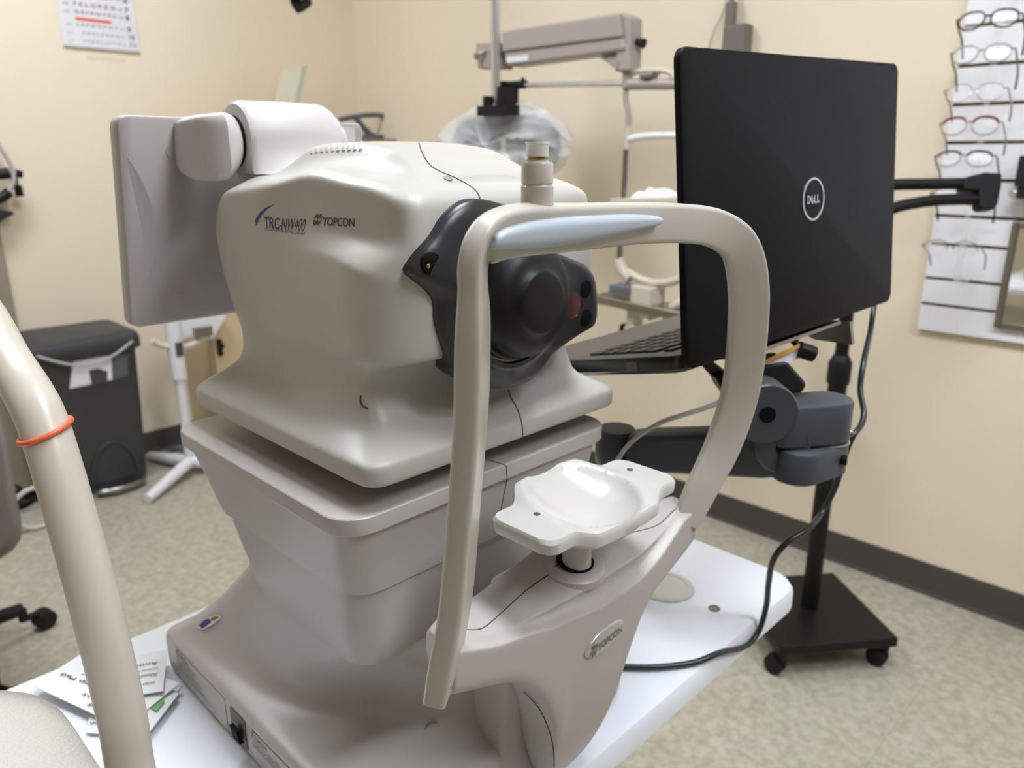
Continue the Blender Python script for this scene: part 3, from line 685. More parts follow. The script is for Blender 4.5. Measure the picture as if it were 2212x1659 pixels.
# ---- badge on the neck
bc = hit(TN, (1305, 1379)); e1 = hit(TN, (1345, 1346)); e0 = hit(TN, (1264, 1414))
u = Vector((1, 0, .0)); nrm = (e1 - e0).normalized(); u = nrm; upv = Vector((0, 0, 1)); upv = (upv - u * upv.dot(u)).normalized(); out = u.cross(upv).normalized()
if out.y > 0: out = -out
hwid = (e1 - e0).length / 2 * 1.04; hh = .0105
pr = []
for f, d in ((1.0, -.001), (1.0, .0008), (.95, .0016), (.8, .0022), (.4, .0027), (.01, .0029)):
    pr.append([bc + u * hwid * f * cos(2 * pi * k_ / 40) + upv * hh * f * sin(2 * pi * k_ / 40) + out * d for k_ in range(40)])
v = loft(pr); badge = mk('maker_badge', v[0], v[1], M_SILVER, rc, label='silver oval badge')
t5 = text_vf('TOPCON', 1, .02); s_ = hwid * 1.22 / width(t5)
g = G().add(on_plane(([Vector((p.x * s_, p.y * .0085, 0)) for p in t5[0]], t5[1]), bc - u * hwid * .46 - upv * .0036, u, upv, 0))
g.add(on_plane(([Vector((p[0] * .0085, p[1] * .0098, 0)) for p in mv[0]], mv[1]), bc - u * hwid * .80 - upv * .0044, u, upv, 0))
mk('badge_lettering', [p + out * .0034 for p in g.v], g.f, M_INKMID, badge, flat=True)

# ---- side labels, switch, sticker and screw holes on the base
TBs = bvh(base)
XS = XC - .188
def flank(px): 
    h = hit(TBs, px); return h
def on_flank(y, z, off=.0006):
    r_ = TBs.ray_cast(Vector((0.05, y, z)), Vector((1, 0, 0))); return Vector((r_[0].x - off, y, z)) if r_[0] else Vector((XS, y, z))
def label_plate(ya, yb, za, zb_, lines, name, title):
    # ya is the rear (left when facing the flank), yb nearer the patient
    n = 8; rows = [[on_flank(ya + (yb - ya) * i / n, za + (zb_ - za) * j / 3) for i in range(n + 1)] for j in range(4)]
    v = grid(rows); lp = mk(name, v[0], v[1], M_LABEL, rc, label='grey rating label with small print')
    g = G(); h_ = (za - zb_)
    t = text_vf(title, 1, .02); mv_ = mark_vf(); sc2 = h_ * .14
    def put(vf, y_, z_, sx, sz):
        P_ = [on_flank(y_ - p[0] * sx, z_ + p[1] * sz, .0010) for p in vf[0]]; g.add((P_, vf[1]))
    put(mv_, ya - .002, za - h_ * .17, sc2, sc2); put(t, ya - .002 - sc2 * 1.1, za - h_ * .17, sc2 * 1.1, sc2)
    L = (ya - yb)
    for k_, (f0, txt, frac) in enumerate(lines):
        tt = text_vf(txt, 1); put(tt, ya - .002 - f0 * L, za - h_ * (.26 + .078 * k_), L * frac / max(width(tt), .1), h_ * .075)
    mk('small_print', g.v, g.f, M_INKDK, lp, flat=True)
label_plate(.725, .612, H - .488, H - .525, [(0, 'RETINAL CAMERA  TRC-NW400', .42), (0, 'SN  100-240V~  50-60Hz', .36), (0, 'POWER INPUT  80-150VA', .38), (0, 'TOPCON CORPORATION', .52), (.02, 'MADE IN JAPAN', .30), (.0, 'CLASS I EQUIPMENT  IPX0', .55), (.3, 'CAUTION  FEDERAL LAW', .34)], 'rating_label', 'TOPCON')
label_plate(.562, .46, H - .490, H - .525, [(0, 'TOPCON CORPORATION', .6), (0, 'TOKYO JAPAN', .5), (0, 'CAUTION', .4), (0, 'GROUNDING RELIABILITY', .6)], 'rating_label', 'TOPCON')
ya_, yb_ = .602, .572
rows = [[on_flank(ya_ + (yb_ - ya_) * i / 3, H - .489 - .034 * j / 3, .0008) for i in range(4)] for j in range(4)]
v = grid(rows); swf = mk('switch_recess', v[0], v[1], M_INKMID, rc, label='grey recess of the power switch')
p0 = on_flank(.583, H - .504, .002); v = prism([p0 + Vector((0, -.008, -.009)), p0 + Vector((0, .006, -.008)), p0 + Vector((-.002, .006, .006)), p0 + Vector((-.002, -.008, .006))], (-.004, 0, 0)); mk('power_rocker', v[0], v[1], M_HOLE, swf, flat=True)
# small torn sticker on the rear corner of the base
for pts, m_, nm in ([((413, 1322), (420, 1328), (440, 1314), (434, 1306), (424, 1310)), M_INKBLUE, 'sticker_print'], [((436, 1310), (446, 1311), (456, 1303), (452, 1300), (440, 1304)), M_BRASS, 'sticker_print'], [((410, 1326), (422, 1331), (444, 1318), (462, 1302), (452, 1298), (432, 1304)), M_PAPER, 'torn_sticker']):
    hs = [hit(TBs, (p[0] + 20, p[1] + 30), .0012 if nm == 'torn_sticker' else .0017) for p in pts]
    if all(hs): mk(nm, hs, [tuple(range(len(hs)))], m_, rc, flat=True)
    else: print('sticker missed')
for px, r_ in (((934, 1572), .006), ((672, 1268), .005)):
    tr = TBs if px[1] > 1300 else bvh(shelf)
    h = hit(tr, px)
    if h: v = lathe([(r_ * 1.1, -.004), (r_ * 1.1, .0003), (r_, .0003), (r_ * .8, -.003), (.0002, -.003)], h, (-.55, -.7, .3), 20); mk('screw_recess', v[0], v[1], M_BODY, rc)
TS = bvh(shelf)
seam('shelf_seam', shelf, TS, [(1056, 994), (1092, 1006), (1094, 1018), (1094, 1040), (1082, 1100), (1070, 1160), (1062, 1215), (1059, 1250)], rc, .0005)
seam('support_seam', neck, TN, [(1132, 1494), (1165, 1530), (1187, 1580), (1196, 1625), (1197, 1657)], rc, .0006)
seam('base_seam', base, TBs, [(1103, 1488), (1115, 1500), (1124, 1514)], rc, .0006)

# ================================================================ SECOND INSTRUMENT, near left
hi = thing('tabletop_eye_instrument', (-.03, .43, TZ), 'near white grained eye instrument with a bent cream headrest tube, left front of the table', 'eye instrument')
def rb(x0, x1, y0, y1, z, r): return rrect(x0, x1, y0, y1, z, r, 8)
v = loft([rb(-.22, .055, .36, .53, TZ + .004, .04), rb(-.225, .075, .355, .54, TZ + .03, .05), rb(-.23, .090, .35, .545, TZ + .14, .06), rb(-.23, .0905, .35, .545, TZ + .175, .062), rb(-.228, .086, .354, .541, TZ + .194, .06), rb(-.220, .075, .363, .532, TZ + .209, .055), rb(-.20, .055, .38, .515, TZ + .218, .045), rb(-.16, .02, .41, .48, TZ + .222, .03)])
mk('body_cover', v[0], v[1], M_GRAINW, hi, sub=1)
v = loft([rb(-.20, .06, .37, .52, TZ + .0005, .04), rb(-.20, .06, .37, .52, TZ + .01, .04)]); mk('body_foot', v[0], v[1], M_BODY, hi)
tp = [(.112, .44, TZ + .005), (.112, .443, .80), (.112, .463, .885)] + [tuple(atX(x, y, .113)) for x, y in ((262, 1540), (212, 1330), (155, 1120), (98, 930), (62, 850), (15, 775))] + [(.113, .66, 1.178), (.10, .76, 1.22), (.05, .83, 1.25), (-.1, .85, 1.26), (-.25, .83, 1.25), (-.31, .74, 1.2), (-.32, .58, 1.1), (-.32, .46, .9), (-.32, .44, TZ + .005)]
P = spline(tp, 10)
v = tube(P, .0145, 24, 0); ht = mk('headrest_tube', v[0], v[1], M_CREAM, hi)
i0 = min(range(len(P)), key=lambda i: (P[i] - atX(100, 930, .113)).length); T = (P[i0 + 1] - P[i0 - 1]).normalized()
nr = (Vector((0, 0, 1)) - _R * .30 - _F * .10).normalized()        # the ring sits askew on the leaning tube
u_ = T.cross(nr).normalized(); w_ = nr.cross(u_).normalized(); ca = abs(T.dot(nr))
v = tube([P[i0] + u_ * .0153 * cos(2 * pi * q / 40) + w_ * (.0153 / ca) * sin(2 * pi * q / 40) for q in range(40)], .0019, 10, 0, True); mk('eye_level_ring', v[0], v[1], M_ORANGE, ht, label='orange rubber ring around the tube')
for q in ((.112, .44), (-.32, .44)):
    v = lathe([(.028, 0), (.028, .006), (.018, .012), (.0147, .02)], (q[0], q[1], TZ + .0006), n=28); mk('tube_flange', v[0], v[1], M_CREAM, hi)

# ================================================================ ALCOHOL PADS on the table
def packet(c4, z, label, logo=None, lines=True, th=.0022):
    P = [atz(x, y, TZ + z) for x, y in c4]
    c = sum(P, Vector()) / 4
    for p in P: p.z = TZ + z
    t = thing('alcohol_pad_packet', (c.x, c.y, TZ + z), label, 'alcohol pad', 'alcohol prep pads')
    def gridq(P, dz, bul, ins):
        rows = []
        for j in range(9):
            row = []
            for i in range(9):
                a, b = ins + (1 - 2 * ins) * i / 8, ins + (1 - 2 * ins) * j / 8
                q = (P[0] * (1 - a) + P[1] * a) * (1 - b) + (P[3] * (1 - a) + P[2] * a) * b
                e = min(i, 8 - i, j, 8 - j); row.append(q + Vector((0, 0, dz + bul * min(1, e / 2.0) * .8)))
            rows.append(row)
        return rows
    up_r = gridq(P, .0009, th, 0); lo = gridq(P, 0, 0, 0)
    def brd(r): return [q for q in r[0]] + [x[-1] for x in r[1:]] + r[-1][::-1][1:] + [x[0] for x in r[::-1]][1:-1]
    g = G().add(grid(up_r)).add(grid(lo)).add(loft([brd(lo), brd(up_r)], cap=(False, False)))
    mk('pouch', g.v, g.f, M_PACK, t)
    n = Vector((0, 0, .0009 + th * .8 + .0004))
    def at(a, b): return (P[0] * (1 - a) + P[1] * a) * (1 - b) + (P[3] * (1 - a) + P[2] * a) * b + n
    if lines:
        g = G()
        for (txt, a0, a1, b0, hgt) in lines:
            tt = text_vf(txt, 1, .01); wd = max(width(tt), .1)
            g.add(([at(a0 + (a1 - a0) * p.x / wd, b0 - hgt * p.y) for p in tt[0]], tt[1]))
        mk('print', g.v, g.f, M_INKDK, t, flat=True)
    if logo:
        a0, a1, b0, b1 = logo; v = ([at(a0, b0), at(a1, b0), at(a1, b1), at(a0, b1)], [(0, 1, 2, 3)]); mk('green_print', v[0], v[1], M_GREEN, t, flat=True)
    return t
# corners run clockwise as the print reads (top left, top right, bottom right, bottom left)
PRN = [('NON STERILE', .12, .55, .22, .06), ('Alcohol Prep Pad', .1, .9, .42, .10), ('Saturated with 70% Isopropyl Alcohol', .1, .75, .54, .05), ('Antiseptic', .12, .8, .70, .09), ('Rx Only', .1, .5, .86, .06)]
packet([(345, 1562), (394, 1481), (310, 1465), (262, 1530)], .0, 'lowest alcohol pad packet, only its clear corner poking out by the camera base', None, None)
packet([(186, 1584), (300, 1594), (325, 1510), (205, 1490)], .0030, 'alcohol pad packet with a green square left of the cream tube, nearest the grained cover', (.22, .44, .06, .30), [('Pad', .05, .18, .22, .1)])
packet([(316, 1592), (386, 1500), (290, 1455), (215, 1535)], .0060, 'alcohol pad packet with a green square right of the cream tube, second up', (.46, .72, .10, .34), [('Alcohol', .1, .35, .3, .1)])
packet([(268, 1574), (70, 1482), (182, 1410), (389, 1477)], .0095, 'largest alcohol pad packet with upside-down print at the left of the pile', None, PRN)
packet([(352, 1494), (188, 1522), (228, 1432), (362, 1404)], .0135, 'topmost alcohol pad packet with clipped corners, right against the camera base', None, PRN[:4])

# ================================================================ LAPTOP on its arm
lt = thing('laptop', (.722, .335, 1.10), 'black open laptop seen from behind its lid, held on a grey arm', 'laptop')
LS = 1.08
def atL(x, y, D): return atD(x, y, D * LS)
TL, TR, BR, BL = Vector((.535, .350, 1.361)), Vector((.911, .321, 1.375)), Vector((.910, .294, 1.123)), Vector((.534, .323, 1.109))
TL, TR, BR, BL = [CAM + (p - CAM) * LS for p in (TL, TR, BR, BL)]
ex = (TR - TL).normalized(); ey = (TL - BL).normalized(); en = ex.cross(ey).normalized()
if en.y > 0: en = -en                        # points to the viewer's side
LW, LH = (TR - TL).length, (TL - BL).length
def lid(u_, v_, d): return BL + ex * u_ + ey * v_ + en * d
def lsec(d, ins, r=.011): return [lid(x, y, d) for x, y, _ in rrect(ins, LW - ins, ins, LH - ins, 0, r, 6)]
v = loft([lsec(-.0075, .0015), lsec(-.0068, 0), lsec(-.002, 0), lsec(-.0006, .0006), lsec(0, .0022)])
lo = mk('lid', v[0], v[1], M_LAPTOP, lt)
v = loft([lsec(-.0076, .006, .004), lsec(-.0080, .006, .004)]); mk('screen', v[0], v[1], M_HOLE, lo)
c = lid(LW * .5735, LH * .5, .0004)
rr = [atD(*p, 1) for p in ((1757, 430),)][0]
d = ray(1757, 430); tt = (BL - CAM).dot(en) / d.dot(en); c = CAM + d * tt
g = G(); n = 48; R1, R2 = .0218, .0196
g.add(loft([[c + ex * R * cos(2 * pi * k_ / n) + ey * R * sin(2 * pi * k_ / n) + en * o_ for k_ in range(n)] for R, o_ in ((R1, .0001), (R1, .0006), (R2, .0006), (R2, .0001))], cap=(False, False)))
mk('logo_ring', g.v, g.f, M_CHROME, lo)
g = G()
t = text_vf('D', 1, .015); a_ = .0085
def putl(s, x0, wdt, hgt, rot=0, dy=0):
    t = text_vf(s, 1, .02); ww = max(p.x for p in t[0]); wl = min(p.x for p in t[0])
    for_ = []
    for p in t[0]:
        xx = (p.x - wl) / (ww - wl) * wdt; yy = p.y * hgt
        if rot: cx2, cy2 = wdt / 2, .36 * hgt; dx, dy_ = xx - cx2, yy - cy2; xx, yy = cx2 + dx * cos(rot) - dy_ * sin(rot), cy2 + dx * sin(rot) + dy_ * cos(rot)
        for_.append(c + ex * (x0 + xx) + ey * (yy - .0040 + dy) + en * .0006)
    g.add((for_, t[1]))
putl('D', -.0128, .0060, .0115); putl('E', -.0060, .0052, .0108, radians(38), 0); putl('L', .0010, .0050, .0115); putl('L', .0070, .0050, .0115)
mk('logo_lettering', g.v, g.f, M_CHROME, lo, flat=True)
# keyboard deck slopes down and away from the hinge
dk = (CAM + (Vector((.544, .441, 1.081)) - CAM) * LS - BL).normalized(); dn = ex.cross(dk).normalized()
if dn.z < 0: dn = -dn
DL = .270
def deck(u_, v_, d): return BL + ex * u_ + dk * v_ + dn * d + Vector((0, .006, .0135))
def dsec(d, ins): return [deck(x, y, d) for x, y, _ in rrect(ins, LW - ins, ins + .004, DL - ins, 0, .010, 5)]
v = loft([dsec(-.017, .006), dsec(-.013, .001), dsec(-.002, 0), dsec(0, .001)]); db = mk('laptop_base', v[0], v[1], M_LAPTRIM, lt)
v = loft([dsec(0, .002), dsec(.0006, .003)]); mk('palm_deck', v[0], v[1], M_DECK, db, label='grey palm rest and key surround')
for r_ in range(6):
    ncol = 14
    for q in range(ncol):
        u0 = .022 + q * (.334 / ncol); v0 = .030 + r_ * .0188
        w_, h_ = .334 / ncol - .004, .0145 if r_ else .009
        k8 = [deck(u0 + a * w_, v0 + b * h_, d) for d in (.0008, .0028) for b in (0, 1) for a in (0, 1)]
        mk('key', k8, box(0, 1, 0, 1, 0, 1)[1], M_KEY, db, smooth=False)
pv = [deck(-.0004, y, z) for y, z in ((.055, -.013), (.069, -.013), (.069, -.004), (.055, -.004))]; v = prism(pv, ex * .002); mk('side_port', v[0], v[1], M_BASEB, db, flat=True)
v = G().add(cyl(deck(.05, .006, .001), deck(LW - .05, .006, .001), .006, 14)); mk('hinge', v.v, v.f, M_LAPTRIM, lt)

# ---- arm that carries the laptop
la = thing('laptop_mount', (.72, .56, TZ), 'gunmetal folding mount with rounded elbow blocks under the laptop', 'laptop mount')
# tray under the deck
v = loft([[deck(x, y, d) for x, y, _ in rrect(.09, LW - .115, .0, .215, 0, .01)] for d in (-.0215, -.0180)]); mk('tray', v[0], v[1], M_ALU, la, bevel=0, label='thin steel tray under the laptop')
tl_ = [deck(LW - .105, y, d) for y, d in ((-.004, -.022), (-.004, -.048), (.04, -.040), (.07, -.022))]; v = prism(tl_, -ex * .006); mk('tray_bracket', v[0], v[1], M_ALU, la, flat=True, label='steel side bracket under the tray')
D0 = .735
k1 = atL(1735, 755, .74); v = G().add(cyl(k1 + _R * -.002, k1 + _R * -.012 + FW * .02 + UP * .022, .004, 10)).add(cyl(k1 + _R * -.006 - FW * .004, k1 + _R * .010 + UP * -.005 + FW * -.002, .0085, 18)); mk('clamp_knob', v.v, v.f, M_POLE, la)
def pxp(pts, D): return [atL(x, y, D) for x, y in pts]
# neck of the tilt head: black wedge below the tray
wv = pxp([(1590, 800), (1700, 780), (1745, 830), (1735, 850), (1670, 860), (1600, 870)], D0); v = prism(wv, Vector((.03, .03, 0))); mk('tilt_head', v[0], v[1], M_POLE, la, bevel=.004)
wv = pxp([(1530, 808), (1560, 800), (1600, 830), (1600, 900), (1562, 850), (1548, 820)], D0 + .02); v = prism(wv, Vector((.03, .03, 0))); mk('tilt_fin', v[0], v[1], M_POLE, la, bevel=.003)
wv = pxp([(1652, 778), (1728, 742), (1728, 751), (1652, 788)], .735); v = prism(wv, FW * .0012); mk('edge_strip', v[0], v[1], mat('ochre_tape', (206, 150, 66), .5), la, flat=True, label='ochre warning strip along the tray')
wv = pxp([(1652, 788), (1740, 746), (1735, 770), (1652, 806)], .737); v = prism(wv, FW * .0012); mk('tray_label', v[0], v[1], M_PAPER, la, flat=True, label='white printed label on the tray')
# elbow blocks: horizontal stadium-shaped castings, one on top of the other
def stadium(a, b, r, z0, z1, rim=.004, n=12):
    a = Vector(a); b = Vector(b); d_ = (b - a).normalized(); ang0 = math.atan2(d_.y, d_.x); secs = []
    for z, ins in ((z0, rim * .6), (z0 + rim * .5, 0), (z1 - rim, 0), (z1 - rim * .3, rim * .4), (z1, rim * 1.2)):
        s_ = []
        for k_ in range(n + 1):
            q = ang0 - pi / 2 + pi * k_ / n; s_.append((b.x + (r - ins) * cos(q), b.y + (r - ins) * sin(q), z))
        for k_ in range(n + 1):
            q = ang0 + pi / 2 + pi * k_ / n; s_.append((a.x + (r - ins) * cos(q), a.y + (r - ins) * sin(q), z))
        secs.append(s_)
    return loft(secs)
eb = atL(1785, 900, .745); ea = atL(1690, 900, .735)
ztop = atL(1790, 853, .745).z; zmid = atL(1790, 952, .745).z; zlow = atL(1790, 1028, .745).z
v = stadium((ea.x, ea.y, 0), (eb.x, eb.y, 0), .0254, zmid + .001, ztop); mk('upper_elbow', v[0], v[1], M_ARM, la)
v = stadium((atL(1722, 990, .735).x, atL(1722, 990, .735).y, 0), (eb.x, eb.y, 0), .0254, zlow, zmid - .0005); mk('lower_elbow', v[0], v[1], M_ARM, la)
v = lathe([(.0262, 0), (.0262, .0012)], (eb.x, eb.y, zmid - .0008), n=40); mk('elbow_washer', v[0], v[1], M_CHROME, la, label='bright washer between the elbow blocks')
cdir = (-FW + Vector((0, 0, .0))); cdir.z = 0; cdir.normalize()
pc = atL(1655, 893, .71); v = lathe([(.0320, -.03), (.0320, .002), (.0305, .004), (.0002, .004)], pc, cdir, 36); mk('tilt_joint', v[0], v[1], M_ARM, la)
pc2 = pc + cdir * .0045; v = lathe([(.0084, -.004), (.0084, .0005), (.0003, .0005)], pc2, cdir, 20); mk('joint_bolt', v[0], v[1], M_HOLE, la)
# link running back to the left, with rounded ends
p_r = atL(1700, 975, .74); p_l = atL(1365, 970, .82)
dl = (p_l - p_r).normalized(); zz = Vector((0, 0, 1)); nn = dl.cross(zz).normalized()
def linksec(p, hz, hy, r=.007): return [p + nn * a + zz * b for a, b, _ in rrect(-hy, hy, -hz, hz, 0, r, 5)]
v = loft([linksec(p_r, .0238, .019), linksec(p_r + dl * .02, .0254, .0215), linksec(p_l - dl * .02, .0221, .0215), linksec(p_l, .0205, .019)]); mk('link', v[0], v[1], M_ARM, la)
pj = atL(1690, 965, .725); v = lathe([(.0286, -.03), (.0286, .001), (.0270, .003), (.0002, .003)], pj, cdir, 36); mk('link_joint', v[0], v[1], M_ARM, la)
v = lathe([(.0076, -.004), (.0076, .0005), (.0003, .0005)], pj + cdir * .0035, cdir, 20); mk('joint_bolt', v[0], v[1], M_HOLE, la)
pp = atL(1330, 960, .84); zt_ = atL(1330, 921, .84).z; zl_ = atL(1330, 1000, .84).z
v = lathe([(.0236, 0), (.0243, .002), (.0243, zt_ - zl_ - .004), (.0216, zt_ - zl_), (.0005, zt_ - zl_)], (pp.x, pp.y, zl_), n=36); mk('shoulder_joint', v[0], v[1], M_ARM, la)
v = G().add(cyl((pp.x, pp.y, TZ + .01), (pp.x, pp.y, zl_ + .001), .0155, 24)); mk('column', v.v, v.f, M_POLE, la)
v = lathe([(.032, 0), (.032, .008), (.02, .012), (.0160, .013)], (pp.x, pp.y, TZ + .0005), n=32); mk('column_foot', v[0], v[1], M_POLE, la)
be = atL(1826, 994, .735); v = lathe([(.0055, -.004), (.0055, .001), (.0003, .001)], be, (.5, -.85, 0), 18); mk('joint_bolt', v[0], v[1], M_HOLE, la)
ring_c = atL(1836, 936, .735); v = torus(ring_c, (1, 0, 0), .003, .0006, 16, 6); mk('cable_loop', v[0], v[1], M_CHROME, la)

# cables
v = tube([atL(1889, 650, .895), atL(1881, 710, .875), atL(1866, 780, .83), atL(1858, 840, .82), atL(1866, 890, .81), atL(1860, 918, .80), atL(1842, 943, .79), atL(1825, 985, .80), atL(1812, 1030, .80), atL(1800, 1062, .80), atL(1775, 1108, .80), atY(1748, 1140, .30), atY(1700, 1172, .31), atY(1670, 1210, .32), atY(1660, 1260, .33), atY(1655, 1310, .337), atY(1638, 1365, .3395), atY(1610, 1396, .341)] + [atz(x, y, TZ + .0045) for x, y in ((1555, 1410), (1500, 1431), (1420, 1441), (1352, 1441))] + [atz(1343, 1440, TZ + .0045)], .0034, 10, 8)
tag(mk('power_cable', v[0], v[1], M_CABLE), 'dark cable hanging from the laptop over the white table corner', 'cable')
v = tube([atL(1325, 1010, .80), atL(1350, 970, .78), atL(1385, 938, .76), atL(1430, 912, .745), atL(1480, 895, .735), atL(1545, 873, .73), atL(1600, 845, .725), atL(1640, 820, .725)], .0026, 10, 8)
g = G().add(v).add(tube([atL(1325, 1010, .80), atL(1322, 1100, .83), Vector((.66, .46, .80)), Vector((.62, .52, .757)), Vector((.60, .58, .754))], .0026, 10, 8))
tag(mk('data_cable', g.v, g.f, M_WCABLE), 'light grey cable arching from the laptop behind the chinrest', 'cable')

# ================================================================ ROLLING STAND (black pole, base plate)
st = thing('rolling_stand', (1.83, .68, 0), 'black wheeled pole stand with square base plate by the right wall', 'stand')
cs = [(1.66, .677), (1.907, .482), (2.115, .72), (1.90, .935)]
cs = [atz(1685, 1398, .098), atz(1942, 1378, .098), atz(1800, 1236, .098)]
c4 = cs[0] + cs[2] - cs[1]; cs = [(p.x, p.y) for p in cs] + [(c4.x, c4.y)]
poly = [Vector((x, y, .070)) for x, y in cs]; v = prism(poly, (0, 0, .028)); mk('base_plate', v[0], v[1], M_POLE, st, bevel=.004)
pb = atz(1748, 1308, .098)
v = G().add(cyl((pb.x, pb.y, .0975), (pb.x, pb.y, .78), .0225, 24)); mk('lower_pole', v.v, v.f, M_POLE, st)
v = G().add(cyl((pb.x, pb.y, .74), (pb.x, pb.y, 1.30), .0165, 24)); mk('upper_pole', v.v, v.f, M_POLE, st)
v = lathe([(.026, 0), (.028, .006), (.028, .055), (.022, .066), (.0175, .075)], (pb.x, pb.y, .735), n=28); mk('height_collar', v[0], v[1], M_RUB, st)
cc = (sum(x for x, y in cs) / 4, sum(y for x, y in cs) / 4)
for x, y in cs:
    x = x + (cc[0] - x) * .12; y = y + (cc[1] - y) * .12
    g = G().add(cyl((x, y, .055), (x, y, .072), .010, 12)).add(box(x - .010, x + .010, y - .008, y + .022, .045, .060))
    ca = mk('caster', g.v, g.f, M_RUB, st, smooth=False)
    g = G()
    for s_ in (-1, 1): g.add(lathe([(.022, 0), (.0255, .003), (.0255, .012), (.022, .015), (.010, .016), (.0005, .016)], (x + s_ * .002, y + .016, .0255), (s_, .15, 0), 24))
    mk('wheel', g.v, g.f, M_RUB, ca)
# double tube arm near the top of the pole
DD = 1.80
a0 = Vector((pb.x, pb.y, 1.24))
tA = [a0 + Vector((0, 0, 0)), atD(1900, 398, DD), atD(1960, 398, DD), atD(2040, 397, DD), atD(2092, 396, DD)]
tB = [a0 + Vector((0, 0, -.07)), atD(1900, 458, DD), atD(1950, 444, DD), atD(2010, 434, DD), atD(2060, 431, DD), atD(2125, 430, DD)]
v = tube(tA, .0135, 16, 8); mk('arm_tube', v[0], v[1], M_TUBE, st)
v = tube(tB, .0135, 16, 8); mk('arm_tube', v[0], v[1], M_TUBE, st)
cl = [(2082, 384), (2100, 378), (2130, 371), (2166, 373), (2165, 400), (2157, 440), (2150, 452), (2124, 453), (2117, 446), (2116, 412), (2095, 411), (2083, 408)]
v = prism([atD(x, y, DD - .018) for x, y in cl], FW * .036); mk('arm_clamp', v[0], v[1], M_RUB, st, bevel=.006)

# ================================================================ SLAT PANEL with spectacles
XP = XW - .018
sp = thing('slat_panel', (XP, .3, .80), 'white slatted display panel on the right wall behind the spectacles', 'display panel')
yl = atX(2035, 360, XP).y; zb_ = atX(1985, 710, XP).z
g = G(); zz_ = [atX(x, y, XP).z for x, y in ((1995, 655), (2007, 600), (2016, 526), (2020, 465))]
ph_ = .0945
zcur = zb_; edges = [zb_]
for z in zz_: edges.append(z)
while edges[-1] < 2.3: edges.append(edges[-1] + ph_)
for i in range(len(edges) - 1):
    g.add(box(XP, XP + .012, -1.2, yl, edges[i] + (.0045 if i else 0), edges[i + 1] - .0045))
mk('slat_board', g.v, g.f, M_SLAT, sp, smooth=False)
v = box(XP + .010, XW - .001, -1.2, yl, zb_, edges[-1]); mk('groove_backing', v[0], v[1], M_GROOVE, sp, smooth=False, label='brown backing seen in the grooves')
# mirror on the panel
mY0, mz0 = atX(2148, 703, XP).y, atX(2148, 705, XP).z; mz1 = atX(2196, 478, XP).z
mr = thing('wall_mirror', (XP - .012, mY0 - .15, mz0), 'framed mirror hung on the lower right of the slatted panel', 'mirror')
g = G(); fw_ = .016
g.add(box(XP - .014, XP, mY0 - fw_, mY0, mz0, mz1)).add(box(XP - .014, XP, mY0 - .32, mY0 - .32 + fw_, mz0, mz1)).add(box(XP - .014, XP, mY0 - .32 + fw_, mY0 - fw_, mz0, mz0 + fw_)).add(box(XP - .014, XP, mY0 - .32 + fw_, mY0 - fw_, mz1 - fw_, mz1))
mk('frame', g.v, g.f, M_ALU, mr, smooth=False, bevel=.003)
v = box(XP - .006, XP - .001, mY0 - .32 + fw_, mY0 - fw_, mz0 + fw_, mz1 - fw_); mk('mirror_glass', v[0], v[1], M_MIRROR, mr, smooth=False)
# dark display block higher on the panel, cut by the frame edge
c = atX(2207, 385, XP); v = G().add(box(XP - .05, XP, c.y - .10, c.y + .004, c.z - .02, c.z + .055))
db2 = thing('display_holder', (XP - .03, c.y - .05, c.z - .06), 'black display holder with a bright knob at the right edge above the mirror', 'display holder')
mk('holder_body', v.v, v.f, M_BLK, db2, smooth=False, bevel=.004)
v = lathe([(.012, 0), (.014, .006), (.010, .016), (.0005, .018)], (XP - .03, c.y - .002, c.z - .036), (-.6, .6, 0), 20); mk('knob', v[0], v[1], M_CHROME, db2)
v = box(XP - .045, XP, c.y - .1, c.y - .004, c.z - .048, c.z - .021); mk('holder_lip', v[0], v[1], M_BLK, db2, smooth=False)

# clear rod that carries the spectacles
XR = XP - .10
rd = thing('frame_rod', (XR, .57, .9), 'clear acrylic rod with hooks standing off the slatted panel', 'spectacle rod')
rt = atX(2145, 5, XR); rbm = atX(2068, 600, XR)
v = G().add(box(XR - .004, XR + .004, rbm.y - .007, rbm.y + .007, rbm.z, 1.95)); mk('rod', v.v, v.f, M_ACRYL, rd, smooth=False)
v = tube([(XR, rbm.y, rbm.z + .005), (XR - .012, rbm.y - .004, rbm.z - .012), (XR - .03, rbm.y - .02, rbm.z - .010), (XR - .035, rbm.y - .028, rbm.z + .004)], .009, 12, 6); mk('rod_foot', v[0], v[1], M_ACRYL, rd)
v = G()
for z in (rbm.z + .1, 1.35, 1.65): v.add(cyl((XR, rbm.y, z), (XP + .002, rbm.y, z), .005, 10))
mk('standoff', v.v, v.f, M_ACRYL, rd)

